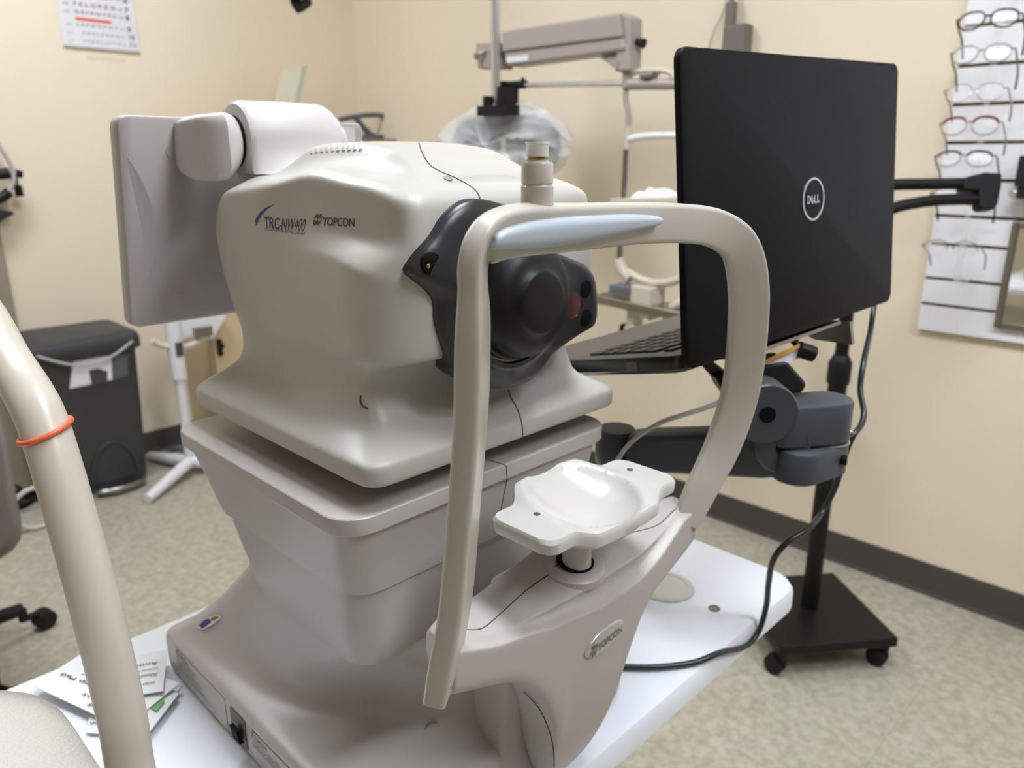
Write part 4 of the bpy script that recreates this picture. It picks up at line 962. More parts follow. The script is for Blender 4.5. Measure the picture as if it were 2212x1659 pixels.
def spectacles(px, wpx, m_fr, m_tm, label, top_only=False, shape=1.0, tilt=0.0, thick=.0025, brow=None):
    """one pair, built at the origin: x across, y towards the wearer, z up; then set on the rod"""
    t = thing('spectacles', (0, 0, 0), label, 'spectacles', 'spectacles on the clear rod')
    ORG[t.name] = Vector((0, 0, 0))
    hw, hh_ = .0275, .0215 * shape
    def rim(cx_s):
        pts = []
        for k_ in range(22):
            a = 2 * pi * k_ / 22; x = hw * math.copysign(abs(cos(a)) ** .8, cos(a)); z = hh_ * math.copysign(abs(sin(a)) ** .85, sin(a))
            if z < 0: x *= 1 - .16 * (-z / hh_)
            pts.append((cx_s + x * (1 if cx_s > 0 else 1), -.004 * (x / hw) * (1 if cx_s > 0 else -1) * -1, z))
        return pts
    for s_ in (-1, 1):
        P_ = rim(s_ * .0335)
        if top_only:
            v = tube([p for p in P_ if p[2] > -.002], thick * 1.2, 8, 3) if False else tube(sorted([p for p in P_ if p[2] >= .0], key=lambda p: p[0]), thick * 1.2, 8, 3)
        else: v = tube(P_, thick, 8, 2, True)
        mk('rim', v[0], v[1], m_fr, t)
        if brow:
            bl = sorted([p for p in P_ if p[2] >= hh_ * .25], key=lambda p: p[0]); v = tube([(p[0], p[1] - .0004, p[2]) for p in bl], thick * 1.35, 8, 3); mk('browline', v[0], v[1], brow, t)
        P2 = [Vector(p) * 1.0 for p in P_]; c_ = Vector((s_ * .0335, -.001, 0)); v = ([c_] + [c_ + (p - c_) * .96 for p in P2], [(0, 1 + i, 1 + (i + 1) % len(P2)) for i in range(len(P2))]); v2 = ([p + Vector((0, .0012, 0)) for p in v[0]], v[1])
        gg = G().add(v).add(v2).add(loft([v[0][1:], v2[0][1:]], cap=(False, False)))
        mk('lens', gg.v, gg.f, M_LENS, t)
        tm = tube([(s_ * .059, .003, .009), (s_ * .066, .004, .009), (s_ * .068, .012, .008), (s_ * .068, .05, .004), (s_ * .067, .09, .002), (s_ * .066, .115, -.010), (s_ * .064, .133, -.028)], lambda q: .0016 + .0012 * q, 8, 5)
        mk('temple', tm[0], tm[1], m_tm, t)
        ps_ = lathe([(.0005, -.003), (.0025, -.001), (.0025, .001), (.0005, .003)], (s_ * .0085, .006, -.006), (.5 * s_, 1, 0), 10); mk('nose_pad', ps_[0], ps_[1], M_ACRYL, t)
    v = tube([(-.0095, .0, .006), (-.005, -.001, .0085), (.005, -.001, .0085), (.0095, 0, .006)], thick * 1.1, 8, 5); mk('bridge', v[0], v[1], m_fr, t)
    p = atX(*px, XR - .045); t.location = p
    # front faces into the room (-X); the temples fold back toward the panel and hang a little
    t.rotation_euler = (radians(tilt), 0, radians(-90 + 4))
    return t
mf = {'dark': mat('smoky_acetate', (70, 58, 52), .25, noise=.2, scale=200), 'clear': mat('clear_acetate', (186, 176, 180), .15, noise=.05, alpha=.75), 'rose': mat('rose_acetate', (128, 66, 66), .2, noise=.1), 'grey': mat('grey_acetate', (92, 92, 96), .2, noise=.1), 'pale': mat('pale_wire', (176, 168, 160), .2, metal=.6), 'blk': mat('thin_black_wire', (44, 42, 42), .3)}
spectacles((2134, 42), 170, mf['dark'], mf['dark'], 'topmost spectacles in dark tortoise frames on the rod', tilt=-20)
spectacles((2120, 116), 165, mf['clear'], mf['grey'], 'second spectacles down, clear front with grey temples', tilt=-22)
spectacles((2105, 200), 150, mf['pale'], mf['pale'], 'third spectacles down with pale thin frame, under the clear-fronted pair', tilt=-16, thick=.0009)
spectacles((2094, 272), 150, mf['clear'], mf['pale'], 'fourth spectacles down with a wine red browline and pale lower rims', tilt=-18, brow=mf['rose'])
spectacles((2082, 343), 150, mf['clear'], mf['grey'], 'fifth spectacles down, clear frame with a grey browline above the black tubes', tilt=-24, shape=.9, brow=mf['grey'])
spectacles((2072, 425), 150, mf['rose'], mf['blk'], 'sixth spectacles down, half hidden behind the black tubes', tilt=-18, thick=.001)
spectacles((2052, 538), 150, mf['blk'], mf['clear'], 'lowest spectacles on the rod with thin black wire front', tilt=-14, top_only=True, thick=.0009)

# ================================================================ wall adapter above the laptop
ad = thing('power_adapter', (XW - .03, 1.28, 1.5), 'grey power adapter box and plug on the right wall above the laptop', 'power adapter')
a = atX(1566, 100, XW - .03); b = atX(1619, 50, XW - .03)
v = box(XW - .052, XW, b.y, a.y, 1.52, b.z); mk('adapter_box', v[0], v[1], M_ADAPT, ad, bevel=.008)
p = atX(1578, 48, XW - .03); v = G().add(cyl((XW - .03, p.y, b.z - .005), (XW - .03, p.y, p.z + .055), .017, 16)).add(cyl((XW - .03, p.y, p.z + .055), (XW - .03, p.y, p.z + .10), .008, 12, .004)); mk('plug', v.v, v.f, M_ADAPT, ad)
v = tube([(XW - .03, p.y, p.z + .09), (XW - .03, p.y + .002, p.z + .12), tuple(atX(1562, 25, XW - .035)), tuple(atX(1545, 60, XW - .04)), tuple(atX(1532, 100, XW - .04)), tuple(atX(1525, 160, XW - .04))], .004, 8, 6); mk('cord', v[0], v[1], M_WCABLE, ad)

# ================================================================ REFRACTION ARM, PHOROPTER, SLIT LAMP
XI = 1.95
def I(x, y, dx=0): return atX(x, y, XI + dx)
ra = thing('phoropter_stand', (XI, 1.5, 1.4), 'putty coloured boxy counterbalance beam with hanging pole beside the right wall', 'phoropter stand')
u1, u2, l1, l2 = I(1103, 72), I(1362, 32), I(1103, 138), I(1368, 116)
def abox(tl, tr, br, bl, d): return loft([[Vector(q) + Vector((dx, 0, 0)) for q in (tl, tr, br, bl)] for dx in (-d, d)])
v = abox(I(1103, 70), I(1358, 31), I(1362, 84), I(1103, 116), .045); mk('arm_cover', v[0], v[1], M_PHARM, ra, bevel=.008)
v = abox(I(1103, 114), I(1362, 82), I(1366, 112), I(1112, 146), .038); mk('arm_keel', v[0], v[1], M_PHARM, ra, bevel=.010)
v = abox(I(1355, 28), I(1376, 40), I(1373, 154), I(1340, 156), .030); mk('arm_cheek', v[0], v[1], M_PHARM, ra, bevel=.006)
v = abox(I(1112, 126), I(1158, 121), I(1158, 133), I(1112, 138), .0395); mk('name_plate', v[0], v[1], M_WHITE, ra, smooth=False)
v = abox(I(1302, 124), I(1376, 112), I(1372, 158), I(1350, 158), .02); mk('arm_gusset', v[0], v[1], M_PHARM, ra, bevel=.004)
c = I(1330, 136, -.03); v = lathe([(.006, 0), (.014, 0), (.014, .006), (.006, .006)], c, (-1, -.3, 0), 20); mk('adjusting_ring', v[0], v[1], M_CHROME, ra)
v = cyl(I(1376, 90), I(1391, 94), .010, 14, .014); mk('lock_knob', v[0], v[1], M_POLE, ra)
v = abox(I(1040, 94), I(1098, 94), I(1096, 150), I(1044, 150), .03); mk('pole_clamp', v[0], v[1], M_PHARM, ra, bevel=.006)
v = G().add(cyl(I(1050, 110, -.03), I(1030, 120, -.05), .006, 12)).add(lathe([(.009, -.006), (.012, 0), (.009, .006)], I(1029, 121, -.05), (-1, .4, 0), 14)); mk('clamp_lever', v.v, v.f, M_METAL, ra)
ptop = I(1068, 20); pbot = I(1078, 222)
ptop, pbot = I(1070, 20, -.05), I(1079, 224, -.05)
v = cyl((XI - .05, ptop.y, 1.95), (XI - .05, ptop.y, pbot.z), .0165, 20); mk('hanging_pole', v[0], v[1], M_CHROME, ra)
# upright behind and the wall bracket hidden behind the laptop
up0 = I(1356, 160)
v = cyl((XI, up0.y, up0.z + .02), (XI, up0.y, I(1352, 190).z), .016, 18); mk('pivot_post', v[0], v[1], M_PHARM, ra)
v = G().add(cyl((XI, up0.y, I(1356, 182).z), (XI + .02, 1.06, I(1356, 182).z - .02), .016, 16)).add(cyl((XI + .02, 1.06, I(1356, 182).z - .02), (XW - .01, 1.06, I(1356, 182).z - .02), .02, 16)); mk('wall_bracket', v.v, v.f, M_PHARM, ra)
v = box(XW - .02, XW, .98, 1.14, 1.25, 1.55); mk('wall_plate', v[0], v[1], M_PHARM, ra, bevel=.004)
# near point rod
v = cyl(I(1132, 184), I(1350, 180), .008, 14); mk('near_point_rod', v[0], v[1], M_CHROME, ra, label='bright horizontal rod')
v = G().add(cyl(I(1085, 186), I(1136, 182), .0135, 16)).add(cyl(I(1128, 178), I(1130, 168), .006, 10)).add(box(XI - .02, XI + .02, I(1096, 190).y, I(1078, 190).y, I(1090, 235).z, I(1090, 176).z)).add(cyl(I(1104, 198), I(1104, 232), .008, 12)); mk('rod_clamp', v.v, v.f, M_POLE, ra, smooth=False)

pr_ = thing('phoropter', (XI, 2.0, 1.2), 'grey phoropter wrapped in a crumpled clear plastic bag, hanging from the pole', 'phoropter')
v = G().add(box(XI - .12, XI - .06, I(1108, 235, -.09).y, I(1044, 235, -.09).y, I(1076, 250, -.09).z, I(1076, 228, -.09).z)).add(box(XI - .10, XI - .02, I(1102, 235, -.06).y, I(1092, 235, -.06).y, I(1076, 240, -.06).z, I(1076, 190, -.06).z)).add(cyl(I(1054, 208, -.09), I(1054, 236, -.09), .018, 14)); mk('mount', v.v, v.f, M_POLE, pr_, smooth=False, label='black mount at the foot of the pole')
for pxx in (1028, 1152):
    c = I(pxx, 316); v = lathe([(.085, -.03), (.095, -.02), (.095, .02), (.085, .03), (.05, .032), (.045, .02), (.0005, .02)], c, (-1, -.25, 0), 40); mk('lens_housing', v[0], v[1], M_PHDARK, pr_)
v = G().add(box(XI - .03, XI + .03, I(1150, 250).y, I(1030, 250).y, I(1080, 300).z, I(1080, 252).z)); mk('cross_bar', v.v, v.f, M_PHDARK, pr_, smooth=False)
# bag
rows = []; nu, nv = 60, 24
cb = I(1083, 310); A_, B_ = (I(945, 300) - I(1222, 300)).length / 2, (I(1083, 218).z - I(1083, 408).z) / 2
rnd = random.Random(7); ph1 = [rnd.uniform(0, 6.28) for _ in range(12)]
for j in range(nv + 1):
    th = pi * j / nv; row = []
    for i in range(nu):
        a = 2 * pi * i / nu
        rr_ = sin(th) ** .55 if 0 < j < nv else 0
        wr = 1 + .022 * sin(3 * a + ph1[0]) + .012 * sin(7 * a + ph1[1] + 3 * th) + .008 * sin(11 * a + 5 * th + ph1[2]) + .015 * sin(17 * a - 4 * th)
        sag = -.02 * (1 - abs(cos(a)))
        row.append(Vector((cb.x + .075 * cos(th) * (1 + .25 * sin(5 * a + ph1[3])) + .010 * sin(9 * a + 6 * th), cb.y + A_ * cos(a) * rr_ * wr, cb.z + B_ * sin(a) * rr_ * wr + (.0 if sin(a) < 0 else -.01))))
    rows.append(row)
v = loft(rows, cap=(True, True)); mk('plastic_bag', v[0], v[1], M_BAG, pr_)

sl = thing('slit_lamp', (XI, 1.35, .7), 'cream slit lamp headrest frame with chin tray, partly behind the laptop', 'slit lamp')
v = G().add(tube([I(1358, 165), I(1352, 185), I(1352, 215), I(1358, 250), I(1357, 275)], .009, 12, 6)); mk('upright', v.v, v.f, M_PHARM, sl)
v = G().add(cyl(I(1352, 318), I(1347, 430), .0085, 14)).add(cyl(I(1345, 440), I(1338, 560), .0095, 14)); mk('guide_rod', v.v, v.f, M_METAL, sl)
v = G().add(cyl(I(1357, 272), I(1354, 322), .012, 14)); mk('rod_sleeve', v.v, v.f, M_CREAM, sl)
v = tube([I(1356, 170), I(1368, 158), I(1390, 153), I(1420, 152), I(1445, 156), I(1462, 172), I(1480, 200), I(1490, 260), I(1492, 320), I(1492, 560)], .008, 12, 6); mk('arch_tube', v[0], v[1], M_CREAM, sl)
v = abox(I(1388, 160), I(1420, 156), I(1412, 170), I(1390, 172), .02); mk('fixation_lamp', v[0], v[1], M_METAL, sl, bevel=.004)
v = tube([I(1352, 302), I(1400, 294), I(1490, 292)], .011, 12, 6); mk('forehead_strap', v[0], v[1], M_WHITE, sl)
v = abox(I(1338, 428), I(1500, 424), I(1500, 442), I(1338, 442), .05); mk('chin_tray', v[0], v[1], M_CREAM, sl, bevel=.005)
v = G().add(tube([I(1336, 560), I(1345, 585), I(1362, 602)], .018, 14, 6)); mk('rod_knuckle', v.v, v.f, M_CREAM, sl)
v = tube([I(1358, 588), I(1385, 604), I(1420, 612), I(1460, 606), I(1488, 590), I(1492, 555)], .013, 14, 6); mk('curved_yoke', v[0], v[1], M_CREAM, sl)
v = abox(I(1378, 612), I(1424, 620), I(1418, 690), I(1376, 672), .04); mk('yoke_block', v[0], v[1], M_CREAM, sl, bevel=.006)
v = abox(I(1300, 632), I(1500, 672), I(1500, 692), I(1300, 650), .05); mk('instrument_shelf', v[0], v[1], M_ALU, sl, bevel=.004)
v = abox(I(1328, 612), I(1378, 618), I(1374, 636), I(1326, 630), .03); mk('joystick_box', v[0], v[1], M_PHDARK, sl, bevel=.005)
v = cyl(I(1372, 668), I(1367, 762), .026, 22); mk('column', v[0], v[1], M_CREAM, sl)
v = lathe([(.03, 0), (.03, .02), (.026, .024)], I(1367, 762) + Vector((0, 0, -.02)), n=22); mk('column_collar', v[0], v[1], M_PHARM, sl)
v = G().add(cyl(I(1344, 702), I(1340, 742), .008, 12)).add(cyl(I(1360, 700), I(1344, 702), .005, 10)); mk('release_handle', v.v, v.f, M_POLE, sl)
v = tube([I(1440, 700), I(1450, 670), I(1470, 655), I(1500, 650)], .016, 14, 6); mk('lamp_arm', v[0], v[1], M_CREAM, sl)
pe = I(1500, 672); v = G().add(box(XI - .03, XI + .03, 1.06, pe.y + .01, pe.z - .02, pe.z + .012)).add(box(XI, XW, 1.03, 1.10, pe.z - .02, pe.z + .012)); mk('wall_bracket', v.v, v.f, M_PHARM, sl, smooth=False)
# tissue on the chin tray
rows = []; a, b = I(1374, 428), I(1462, 426); rnd = random.Random(3)
for j in range(9):
    row = []
    for i in range(17):
        t = i / 16; q = a.lerp(b, t); e = sin(pi * t) ** .4 * sin(pi * j / 8) ** .5
        row.append(q + Vector((-.04 + .08 * j / 8, 0, .002 + e * (.012 + .022 * rnd.random()))))
    rows.append(row)
v = grid(rows); tag(mk('chin_tissue', v[0], v[1], M_TISSUE, None, sub=2), 'crumpled white tissue lying on the slit lamp chin tray', 'tissue')

# ================================================================ LEFT WALL SIDE: cabinet, bin, stand, chart, note, headset
cbx = thing('corner_cabinet', (1.9, 3.1, 0), 'tall tan cabinet with a brown top in the far corner', 'cabinet')
fyc = 3.085; xl = 1.324; zt_ = atY(900, 303, 3.2).z
v = box(xl, XW - .012, fyc + .02, YW - .012, .0, zt_ - .03); mk('carcass', v[0], v[1], M_CAB, cbx, smooth=False)
v = box(xl - .01, XW - .012, fyc - .005, YW - .012, zt_ - .03, zt_); mk('cabinet_top', v[0], v[1], M_CABTOP, cbx, bevel=.004)
for i, (a, b) in enumerate(((xl + .004, xl + .40), (xl + .404, XW - .02))):
    v = box(a, b, fyc, fyc + .02, .08, zt_ - .034); d_ = mk('cabinet_door', v[0], v[1], M_CAB, cbx, bevel=.003)
    if i == 0:
        c = atY(459, 752, fyc); v = G().add(box(a + .012, a + .03, fyc - .02, fyc, c.z - .035, c.z + .035)).add(cyl((a + .02, fyc - .02, c.z + .01), (a + .02, fyc - .035, c.z + .01), .012, 14)); mk('lock', v.v, v.f, M_POLE, d_, smooth=False)
# headset of dark straps on the cabinet top
hs = thing('head_loupe', (2.0, 3.0, zt_), 'dark grey headband instrument lying on top of the corner cabinet', 'headband')
Q = lambda x, y: atY(x, y, 3.2)
v = tube([Q(735, 258), Q(765, 252), Q(800, 248), Q(832, 250)], .012, 12, 6); mk('brow_band', v[0], v[1], M_PHDARK, hs)
v = tube([Q(770, 256), Q(785, 275), Q(800, 290), Q(815, 298)], .014, 12, 6); mk('side_band', v[0], v[1], M_PHDARK, hs)
zq = zt_ + .001
v = box(Q(848, 300).x - .025, Q(848, 300).x + .025, 3.17, 3.23, zq, zq + .055); mk('battery_block', v[0], v[1], M_CABTOP, hs, bevel=.006)
v = box(Q(800, 300).x - .10, Q(800, 300).x + .06, 3.17, 3.23, zq, zq + .022); mk('lens_block', v[0], v[1], M_PHDARK, hs, bevel=.005)
# acrylic card holder standing on the cabinet
nc = thing('card_holder', (1.7, 2.98, zt_), 'clear card holder with a green-edged card standing above the camera hinge', 'card holder')
Q2 = lambda x, y: atY(x, y, 3.22)
pa, pb2, pc_, pd = Q2(612, 152), Q2(664, 140), Q2(632, 300), Q2(576, 300)
dz = Vector((0, .004, 0))
pd.z = pc_.z = zt_ + .006; v = prism([pa, pb2, pc_, pd], dz); mk('card', v[0], v[1], mat('pale_card', (226, 222, 204), .4), nc, flat=True)
v = prism([pb2 + (pa - pb2) * .22 - dz * .3, pb2 - dz * .3, pc_ - dz * .3, pc_ + (pd - pc_) * .22 - dz * .3], dz * .25); mk('green_edge', v[0], v[1], mat('pale_green_print', (186, 198, 178), .5), nc, flat=True)
gz = zt_
pd.z = pc_.z = gz + .006
v = box(pd.x - .01, pc_.x + .02, 3.19, 3.26, gz, gz + .0065); mk('foot', v[0], v[1], M_ACRYL, nc, smooth=False)

# waste bin
wb = thing('waste_bin', (.87, 3.28, 0), 'charcoal step-on waste bin with a white sticker below the monitor', 'waste bin')
yf_ = 3.10; bl_, br_ = .655, 1.005
def bsec(z, ins, yo=0): return rrect(bl_ + ins, br_ - ins + .01, yf_ + ins + yo, 3.375 - ins * .3, z, .035, 5)
v = loft([bsec(.0, .012), bsec(.02, .008), bsec(.3, -.004), bsec(.566, -.012)]); body = mk('bin_body', v[0], v[1], M_BIN, wb)
lz = .54
rows = []
secs = []
for z, ins, bow in ((.558, -.020, 0), (.566, -.030, 0), (.604, -.030, 0), (.622, -.024, .0), (.632, -.008, 0)):
    s_ = [Vector(p) for p in rrect(bl_ + ins, br_ - ins + .01, yf_ + ins, 3.38, z, .04, 6)]
    for p in s_:
        t = (p.x - bl_) / (br_ - bl_)
        if p.y < 3.2: p.z += -.055 * sin(pi * min(max(t, 0), 1)) * (1 if z > .5 else .7); p.y -= .02 * sin(pi * min(max(t, 0), 1))
    secs.append(s_)
v = loft(secs); ldd = mk('bin_lid', v[0], v[1], M_BIN, wb)
P = []
for i in range(15):
    t = i / 14; P.append(Vector((bl_ + .02 + (br_ - bl_ - .02) * t, yf_ - .034 - .02 * sin(pi * t), .594 - .058 * sin(pi * t))))
v = tube(P, .0055, 8, 2); mk('lid_trim', v[0], v[1], mat('silver_trim', (176, 174, 172), .35, metal=.5), ldd)
# pedal recess arch and pedal
P = [(bl_ + .08 + .02, yf_ + .004, .03)]
arc = [Vector((.865 + .085 * cos(a), yf_ - .002 + .002, .05 + .15 * sin(a))) for a in [pi * k_ / 14 for k_ in range(15)]]
for p in arc: p.x += .015
v = tube(arc, .006, 8, 3); mk('pedal_arch', v[0], v[1], M_BIN, body)
v = loft([[Vector((.88 + .098 * cos(a) * f, yf_ - .035 + .045 * sin(a) * f, z)) for a in [2 * pi * k_ / 28 for k_ in range(28)]] for f, z in ((.9, .012), (1, .018), (1, .030), (.9, .036))]); mk('pedal', v[0], v[1], M_METAL, wb, label='silver oval pedal')
g = G()
stx = [atY(x, y, yf_ - .0135) for x, y in ((158, 778), (240, 768), (243, 820), (196, 830), (150, 840))]
v = prism(stx, (0, -.0012, 0)); sk2 = mk('sticker', v[0], v[1], M_PAPER, body, flat=True, label='white sticker with a dark picture')
v = prism([atY(x, y, yf_ - .0149) for x, y in ((192, 800), (212, 796), (232, 802), (232, 826), (198, 832))], (0, -.0008, 0)); mk('sticker_picture', v[0], v[1], M_INKDK, sk2, flat=True)
v = prism([atY(x, y, yf_ - .0135) for x, y in ((243, 768), (275, 766), (277, 812), (246, 820))], (0, -.0008, 0)); mk('grey_sticker', v[0], v[1], mat('dull_green_sticker', (88, 96, 96), .5), body, flat=True)

# white pedestal stand between bin and cabinet
ws = thing('pedestal_stand', (1.12, 2.98, 0), 'white pedestal stand on splayed feet between the bin and the cabinet', 'stand')
pv_ = atz(412, 1000, .05); ybs = pv_.y
Q3 = lambda x, y: atY(x, y, ybs)
zpt = Q3(385, 690).z
bx = pv_.x
v = G().add(cyl((bx, ybs, .04), (bx, ybs, .45), .020, 18)).add(cyl((bx, ybs, .42), (bx, ybs, zpt), .03, 18)); mk('pole', v.v, v.f, M_WHITE, ws)
v = G()
for e in (atz(318, 1078, .02), atz(325, 985, .02), Vector((bx + .30, ybs + .08, .02)), Vector((bx + .22, ybs - .22, .02))):
    d_ = (e - Vector((bx, ybs, .06))); v2 = tube([Vector((bx, ybs, .06)), Vector((bx, ybs, .06)) + d_ * .5, e], lambda q: .026 - .006 * q, 12, 4); mk('foot', v2[0], v2[1], M_WHITE, ws)
v = prism([Q3(372, 692), Q3(478, 672), Q3(492, 684), Q3(460, 735), Q3(410, 730), Q3(376, 742)], (0, .06, 0)); mk('tilt_plate', v[0], v[1], M_WHITE, ws, bevel=.008)
v = tube([Q3(330, 735), Q3(345, 745), Q3(385, 750), Q3(420, 742), Q3(440, 725)], .012, 10, 6); mk('cable_loop', v[0], v[1], mat('clear_hose', (206, 202, 192), .3), ws)
v = G().add(box(Q3(432, 715).x - .03, Q3(432, 715).x + .04, ybs - .03, ybs, Q3(432, 725).z, Q3(432, 706).z)); mk('clip', v.v, v.f, M_METAL, ws, smooth=False)
v = G().add(box(bx - .012, bx + .016, ybs - .034, ybs - .028, Q3(388, 765).z, Q3(388, 735).z)); mk('pole_label', v.v, v.f, M_BASEB, ws, smooth=False)
# tangled cables on the floor by the bin
g = G(); rnd = random.Random(11)
for k_ in range(5):
    cx2, cy2 = .54 + .04 * rnd.uniform(-1, 1) , 3.22 + .06 * rnd.uniform(-1, 1)
    r0 = rnd.uniform(.05, .09); g.add(tube([(cx2 + r0 * cos(a) * (1 + .2 * sin(2 * a + k_)), cy2 + r0 * .8 * sin(a), .008 + .012 * k_) for a in [2 * pi * q / 9 for q in range(9)]], .007, 8, 4, True))
tag(mk('cable_coil', g.v, g.f, M_POLE), 'coil of dark cable on the floor left of the waste bin', 'cable')
g = G().add(tube([(.56 + .075 * cos(a), 2.93, .085 + .075 * sin(a)) for a in [2 * pi * q / 12 for q in range(12)]], .008, 8, 4, True)); tag(mk('grey_cable_ring', g.v, g.f, M_WCABLE), 'pale grey loop of cable standing on the floor beside the chair', 'cable')
g = G().add(tube([atz(345, 990, .012), atz(370, 972, .014), atz(400, 965, .012), atz(425, 955, .012)], .009, 8, 5)).add(tube([atz(350, 980, .02), atz(380, 985, .012), atz(410, 970, .02)], .007, 8, 5)); tag(mk('floor_cable', g.v, g.f, M_PHDARK), 'grey cable on the floor behind the white pedestal foot', 'cable')

# eye chart
ec = thing('eye_chart', (1.155, YW - .006, 1.68), 'white letter eye chart with a red line taped on the left wall', 'eye chart')
xa_, xb_, za_, zb2 = 1.022, 1.300, 1.682, 2.06
rows = [[Vector((xa_ + (xb_ - xa_) * i / 8, YW - .004 - (.010 * (1 - j / 3) ** 2 if j < 3 else 0), za_ + (.05 * j if j < 3 else (.05 * j + (zb2 - za_ - .15) * (j - 2) / 4 - (.05 * (j - 2)))))) for i in range(9)] for j in range(7)]
rows = [[Vector((xa_ + (xb_ - xa_) * i / 8, YW - .005, za_ + (zb2 - za_) * j / 8)) for i in range(9)] for j in range(9)]
g = G().add(grid(rows)).add(grid([[p + Vector((0, .002, 0)) for p in r] for r in rows])); mk('chart_sheet', g.v, g.f, M_PAPER, ec)
v = box(xa_, xb_, YW - .0075, YW - .004, za_ - .004, za_ + .004); mk('chart_edge', v[0], v[1], M_LABEL, ec, smooth=False)
gl, gd = G(), G()
def chart_text(g_, s, x, z, hgt, wdt):
    t = text_vf(s, 1, .01); ww = max(width(t), .1)
    g_.add(([Vector((x + p.x / ww * wdt, YW - .0066, z + p.y * hgt)) for p in t[0]], t[1]))
gdk = G()
def zc_(y): return atY(200, y, YW - .006).z
rowsx = [('F E L O P Z D', '7', '20/25', 14, .020), ('D E F P O T E C', '8', '20/20', 31, .016), ('L E F O D P C T', '9', '20/15', 57, .013), ('F D P L T C E O', '10', '20/13', 74, .011), ('P E Z O L C F T D', '11', '20/10', 91, .010), ('E D F C Z P', '6', '20/30', -8, .024)]
for s, nme, fr, y, hh3 in rowsx:
    z = zc_(y) - hh3 * .2
    chart_text(gl if y > 40 else gd, s, 1.078 if y < 60 else 1.095, z, hh3, .150 if y < 60 else .135)
    chart_text(gl, fr, 1.042, z, hh3 * .6, .020); chart_text(gl, fr, 1.236, z, hh3 * .6, .018); chart_text(gdk, nme, 1.262, z - .004, .026, .014 if len(nme) == 1 else .024)
mk('faint_letters', gl.v, gl.f, M_INKLT, ec, flat=True); mk('letters', gd.v, gd.f, M_INKMID, ec, flat=True); mk('row_numbers', gdk.v, gdk.f, M_INKDK, ec, flat=True)
zr = atY(200, 43, YW - .006).z; v = box(1.078, 1.205, YW - .0068, YW - .0055, zr - .006, zr + .004); mk('red_line', v[0], v[1], M_REDINK, ec, smooth=False)
v = box(1.10, 1.24, YW - .0015, YW, zc_(128) - .004, zc_(120)); tag(mk('clear_tape', v[0], v[1], clear('clear_tape', (252, 246, 230), .12, .1)), 'strip of clear tape on the wall below the eye chart', 'tape')

# trial frame / headband hanging on the left wall at the frame edge
th_ = thing('headband_ophthalmoscope', (.72, YW - .06, 1.05), 'black headband instrument hanging on the left wall at the photo edge', 'headband')
Q4 = lambda x, y: atY(x, y, YW - .07)
v = tube([Q4(-70, 270), Q4(-20, 295), Q4(5, 325), Q4(24, 356), Q4(30, 375), Q4(26, 400), Q4(10, 425), Q4(-30, 445)], .0085, 10, 6); mk('band', v[0], v[1], M_LABEL, th_)
v = tube([Q4(-60, 370), Q4(-10, 376), Q4(20, 374)], .020, 12, 6); mk('brow_pad', v[0], v[1], M_POLE, th_)
v = tube([Q4(-60, 440), Q4(-5, 430), Q4(20, 415)], .018, 12, 6); mk('rear_pad', v[0], v[1], M_POLE, th_)
v = G().add(cyl(Q4(34, 374), Q4(48, 377), .014, 14)).add(cyl(Q4(36, 380), Q4(37, 400), .004, 8)).add(cyl(Q4(38, 400), Q4(43, 424), .014, 14)); mk('adjuster_knob', v.v, v.f, M_POLE, th_)
v = prism([Q4(-80, 440), Q4(0, 452), Q4(26, 456), Q4(34, 463), Q4(14, 472), Q4(-4, 486), Q4(-80, 500)], (0, .04, 0)); mk('optics_block', v[0], v[1], M_BLK, th_, bevel=.006)
v = cyl(Q4(-60, 380) + Vector((0, 0, 0)), Q4(-60, 380) + Vector((0, .075, 0)), .008, 10); mk('wall_hook', v[0], v[1], M_METAL, th_)

# black lamp tip entering at the top edge
bt = thing('exam_lamp', (1.2, 2.3, 1.75), 'black exam lamp tip hanging into view at the top edge', 'lamp')
a = atD(628, 6, 2.4); b = atD(664, -8, 2.4); top_ = Vector((a.x + .12, a.y + .05, ZC))
v = tube([a.lerp(b, .3), a.lerp(b, .3) + Vector((.01, .02, .06)), a + Vector((.06, .05, .3)), top_], .016, 12, 8); mk('goose_neck', v[0], v[1], M_POLE, bt)
v = prism([atD(x, y, 2.4) for x, y in ((626, 6), (634, 16), (650, 9), (668, -6), (660, -30), (620, -25))], FW * .05); mk('lamp_tip', v[0], v[1], M_POLE, bt, bevel=.008)

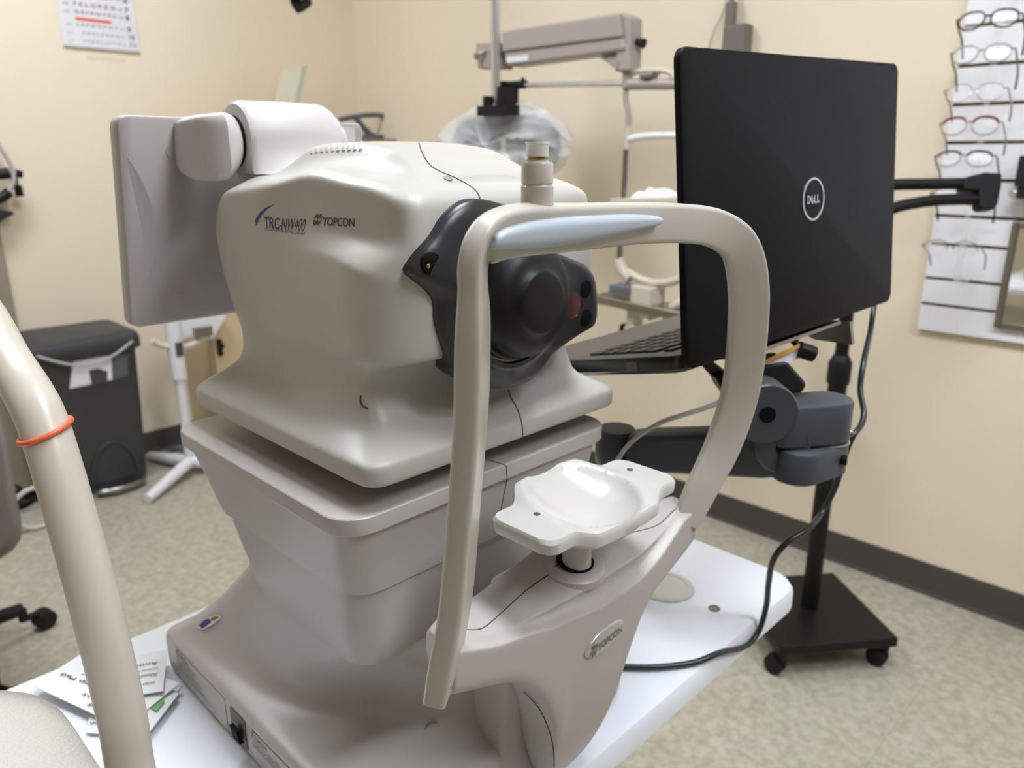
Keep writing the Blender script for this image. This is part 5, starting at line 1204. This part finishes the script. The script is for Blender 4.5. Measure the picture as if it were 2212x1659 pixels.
# ================================================================ CHAIR at the left edge
ch = thing('office_chair', (.15, 2.2, 0), 'taupe office chair with black five-star base, cut by the left edge', 'chair')
Dc = 1.75
out_ = [(-120, 800), (-40, 830), (0, 880), (14, 930), (26, 990), (36, 1070), (48, 1130), (47, 1165), (30, 1190), (0, 1210), (-120, 1230)]
P = [atD(x, y, Dc) for x, y in out_]; v = prism(P, (sum(P, Vector()) / len(P) - CAM).normalized() * .10); mk('backrest', v[0], v[1], M_CHAIR, ch, bevel=.03, bseg=5)
c0 = atz(95, 1335, .03); hub = Vector((c0.x - .30, c0.y - .06, 0))
v = G().add(cyl((hub.x, hub.y, .08), (hub.x, hub.y, .42), .03, 18)); mk('gas_post', v.v, v.f, M_POLE, ch)
pbk = sum(P, Vector()) / len(P)
v = loft([rrect(hub.x - .23, hub.x + .23, hub.y - .23, hub.y + .23, z, .06) for z in (.42, .45, .50)]); mk('seat', v[0], v[1], M_CHAIR, ch, bevel=.02)
v = tube([(hub.x, hub.y, .43), (hub.x + (pbk.x - hub.x) * .6, hub.y + (pbk.y - hub.y) * .6, .45), (pbk.x, pbk.y, pbk.z - .05)], .02, 12, 6); mk('back_bracket', v[0], v[1], M_POLE, ch)
a00 = math.atan2(c0.y - hub.y, c0.x - hub.x); RL = (Vector((c0.x, c0.y, 0)) - hub).length
for k_ in range(5):
    a = a00 + 2 * pi * k_ / 5; e = hub + Vector((cos(a), sin(a), 0)) * (RL - .05)
    v = tube([(hub.x, hub.y, .11), ((hub.x + e.x) / 2, (hub.y + e.y) / 2, .10), (e.x, e.y, .085)], lambda q: .024 - .006 * q, 12, 4); lg = mk('leg', v[0], v[1], M_POLE, ch)
    cw = hub + Vector((cos(a), sin(a), 0)) * RL
    g = G().add(cyl((e.x, e.y, .05), (e.x, e.y, .085), .012, 12)).add(tube([(e.x, e.y, .055), (cw.x, cw.y, .05)], .010, 8, 0))
    mk('caster_fork', g.v, g.f, M_POLE, lg, smooth=False)
    g = G()
    for s_ in (-1, 1): g.add(lathe([(.024, 0), (.028, .003), (.028, .016), (.024, .019), (.0005, .019)], Vector((cw.x, cw.y, .0285)) + Vector((-sin(a), cos(a), 0)) * s_ * .002, (-sin(a) * s_, cos(a) * s_, 0), 24))
    mk('wheel', g.v, g.f, M_RUB, lg)
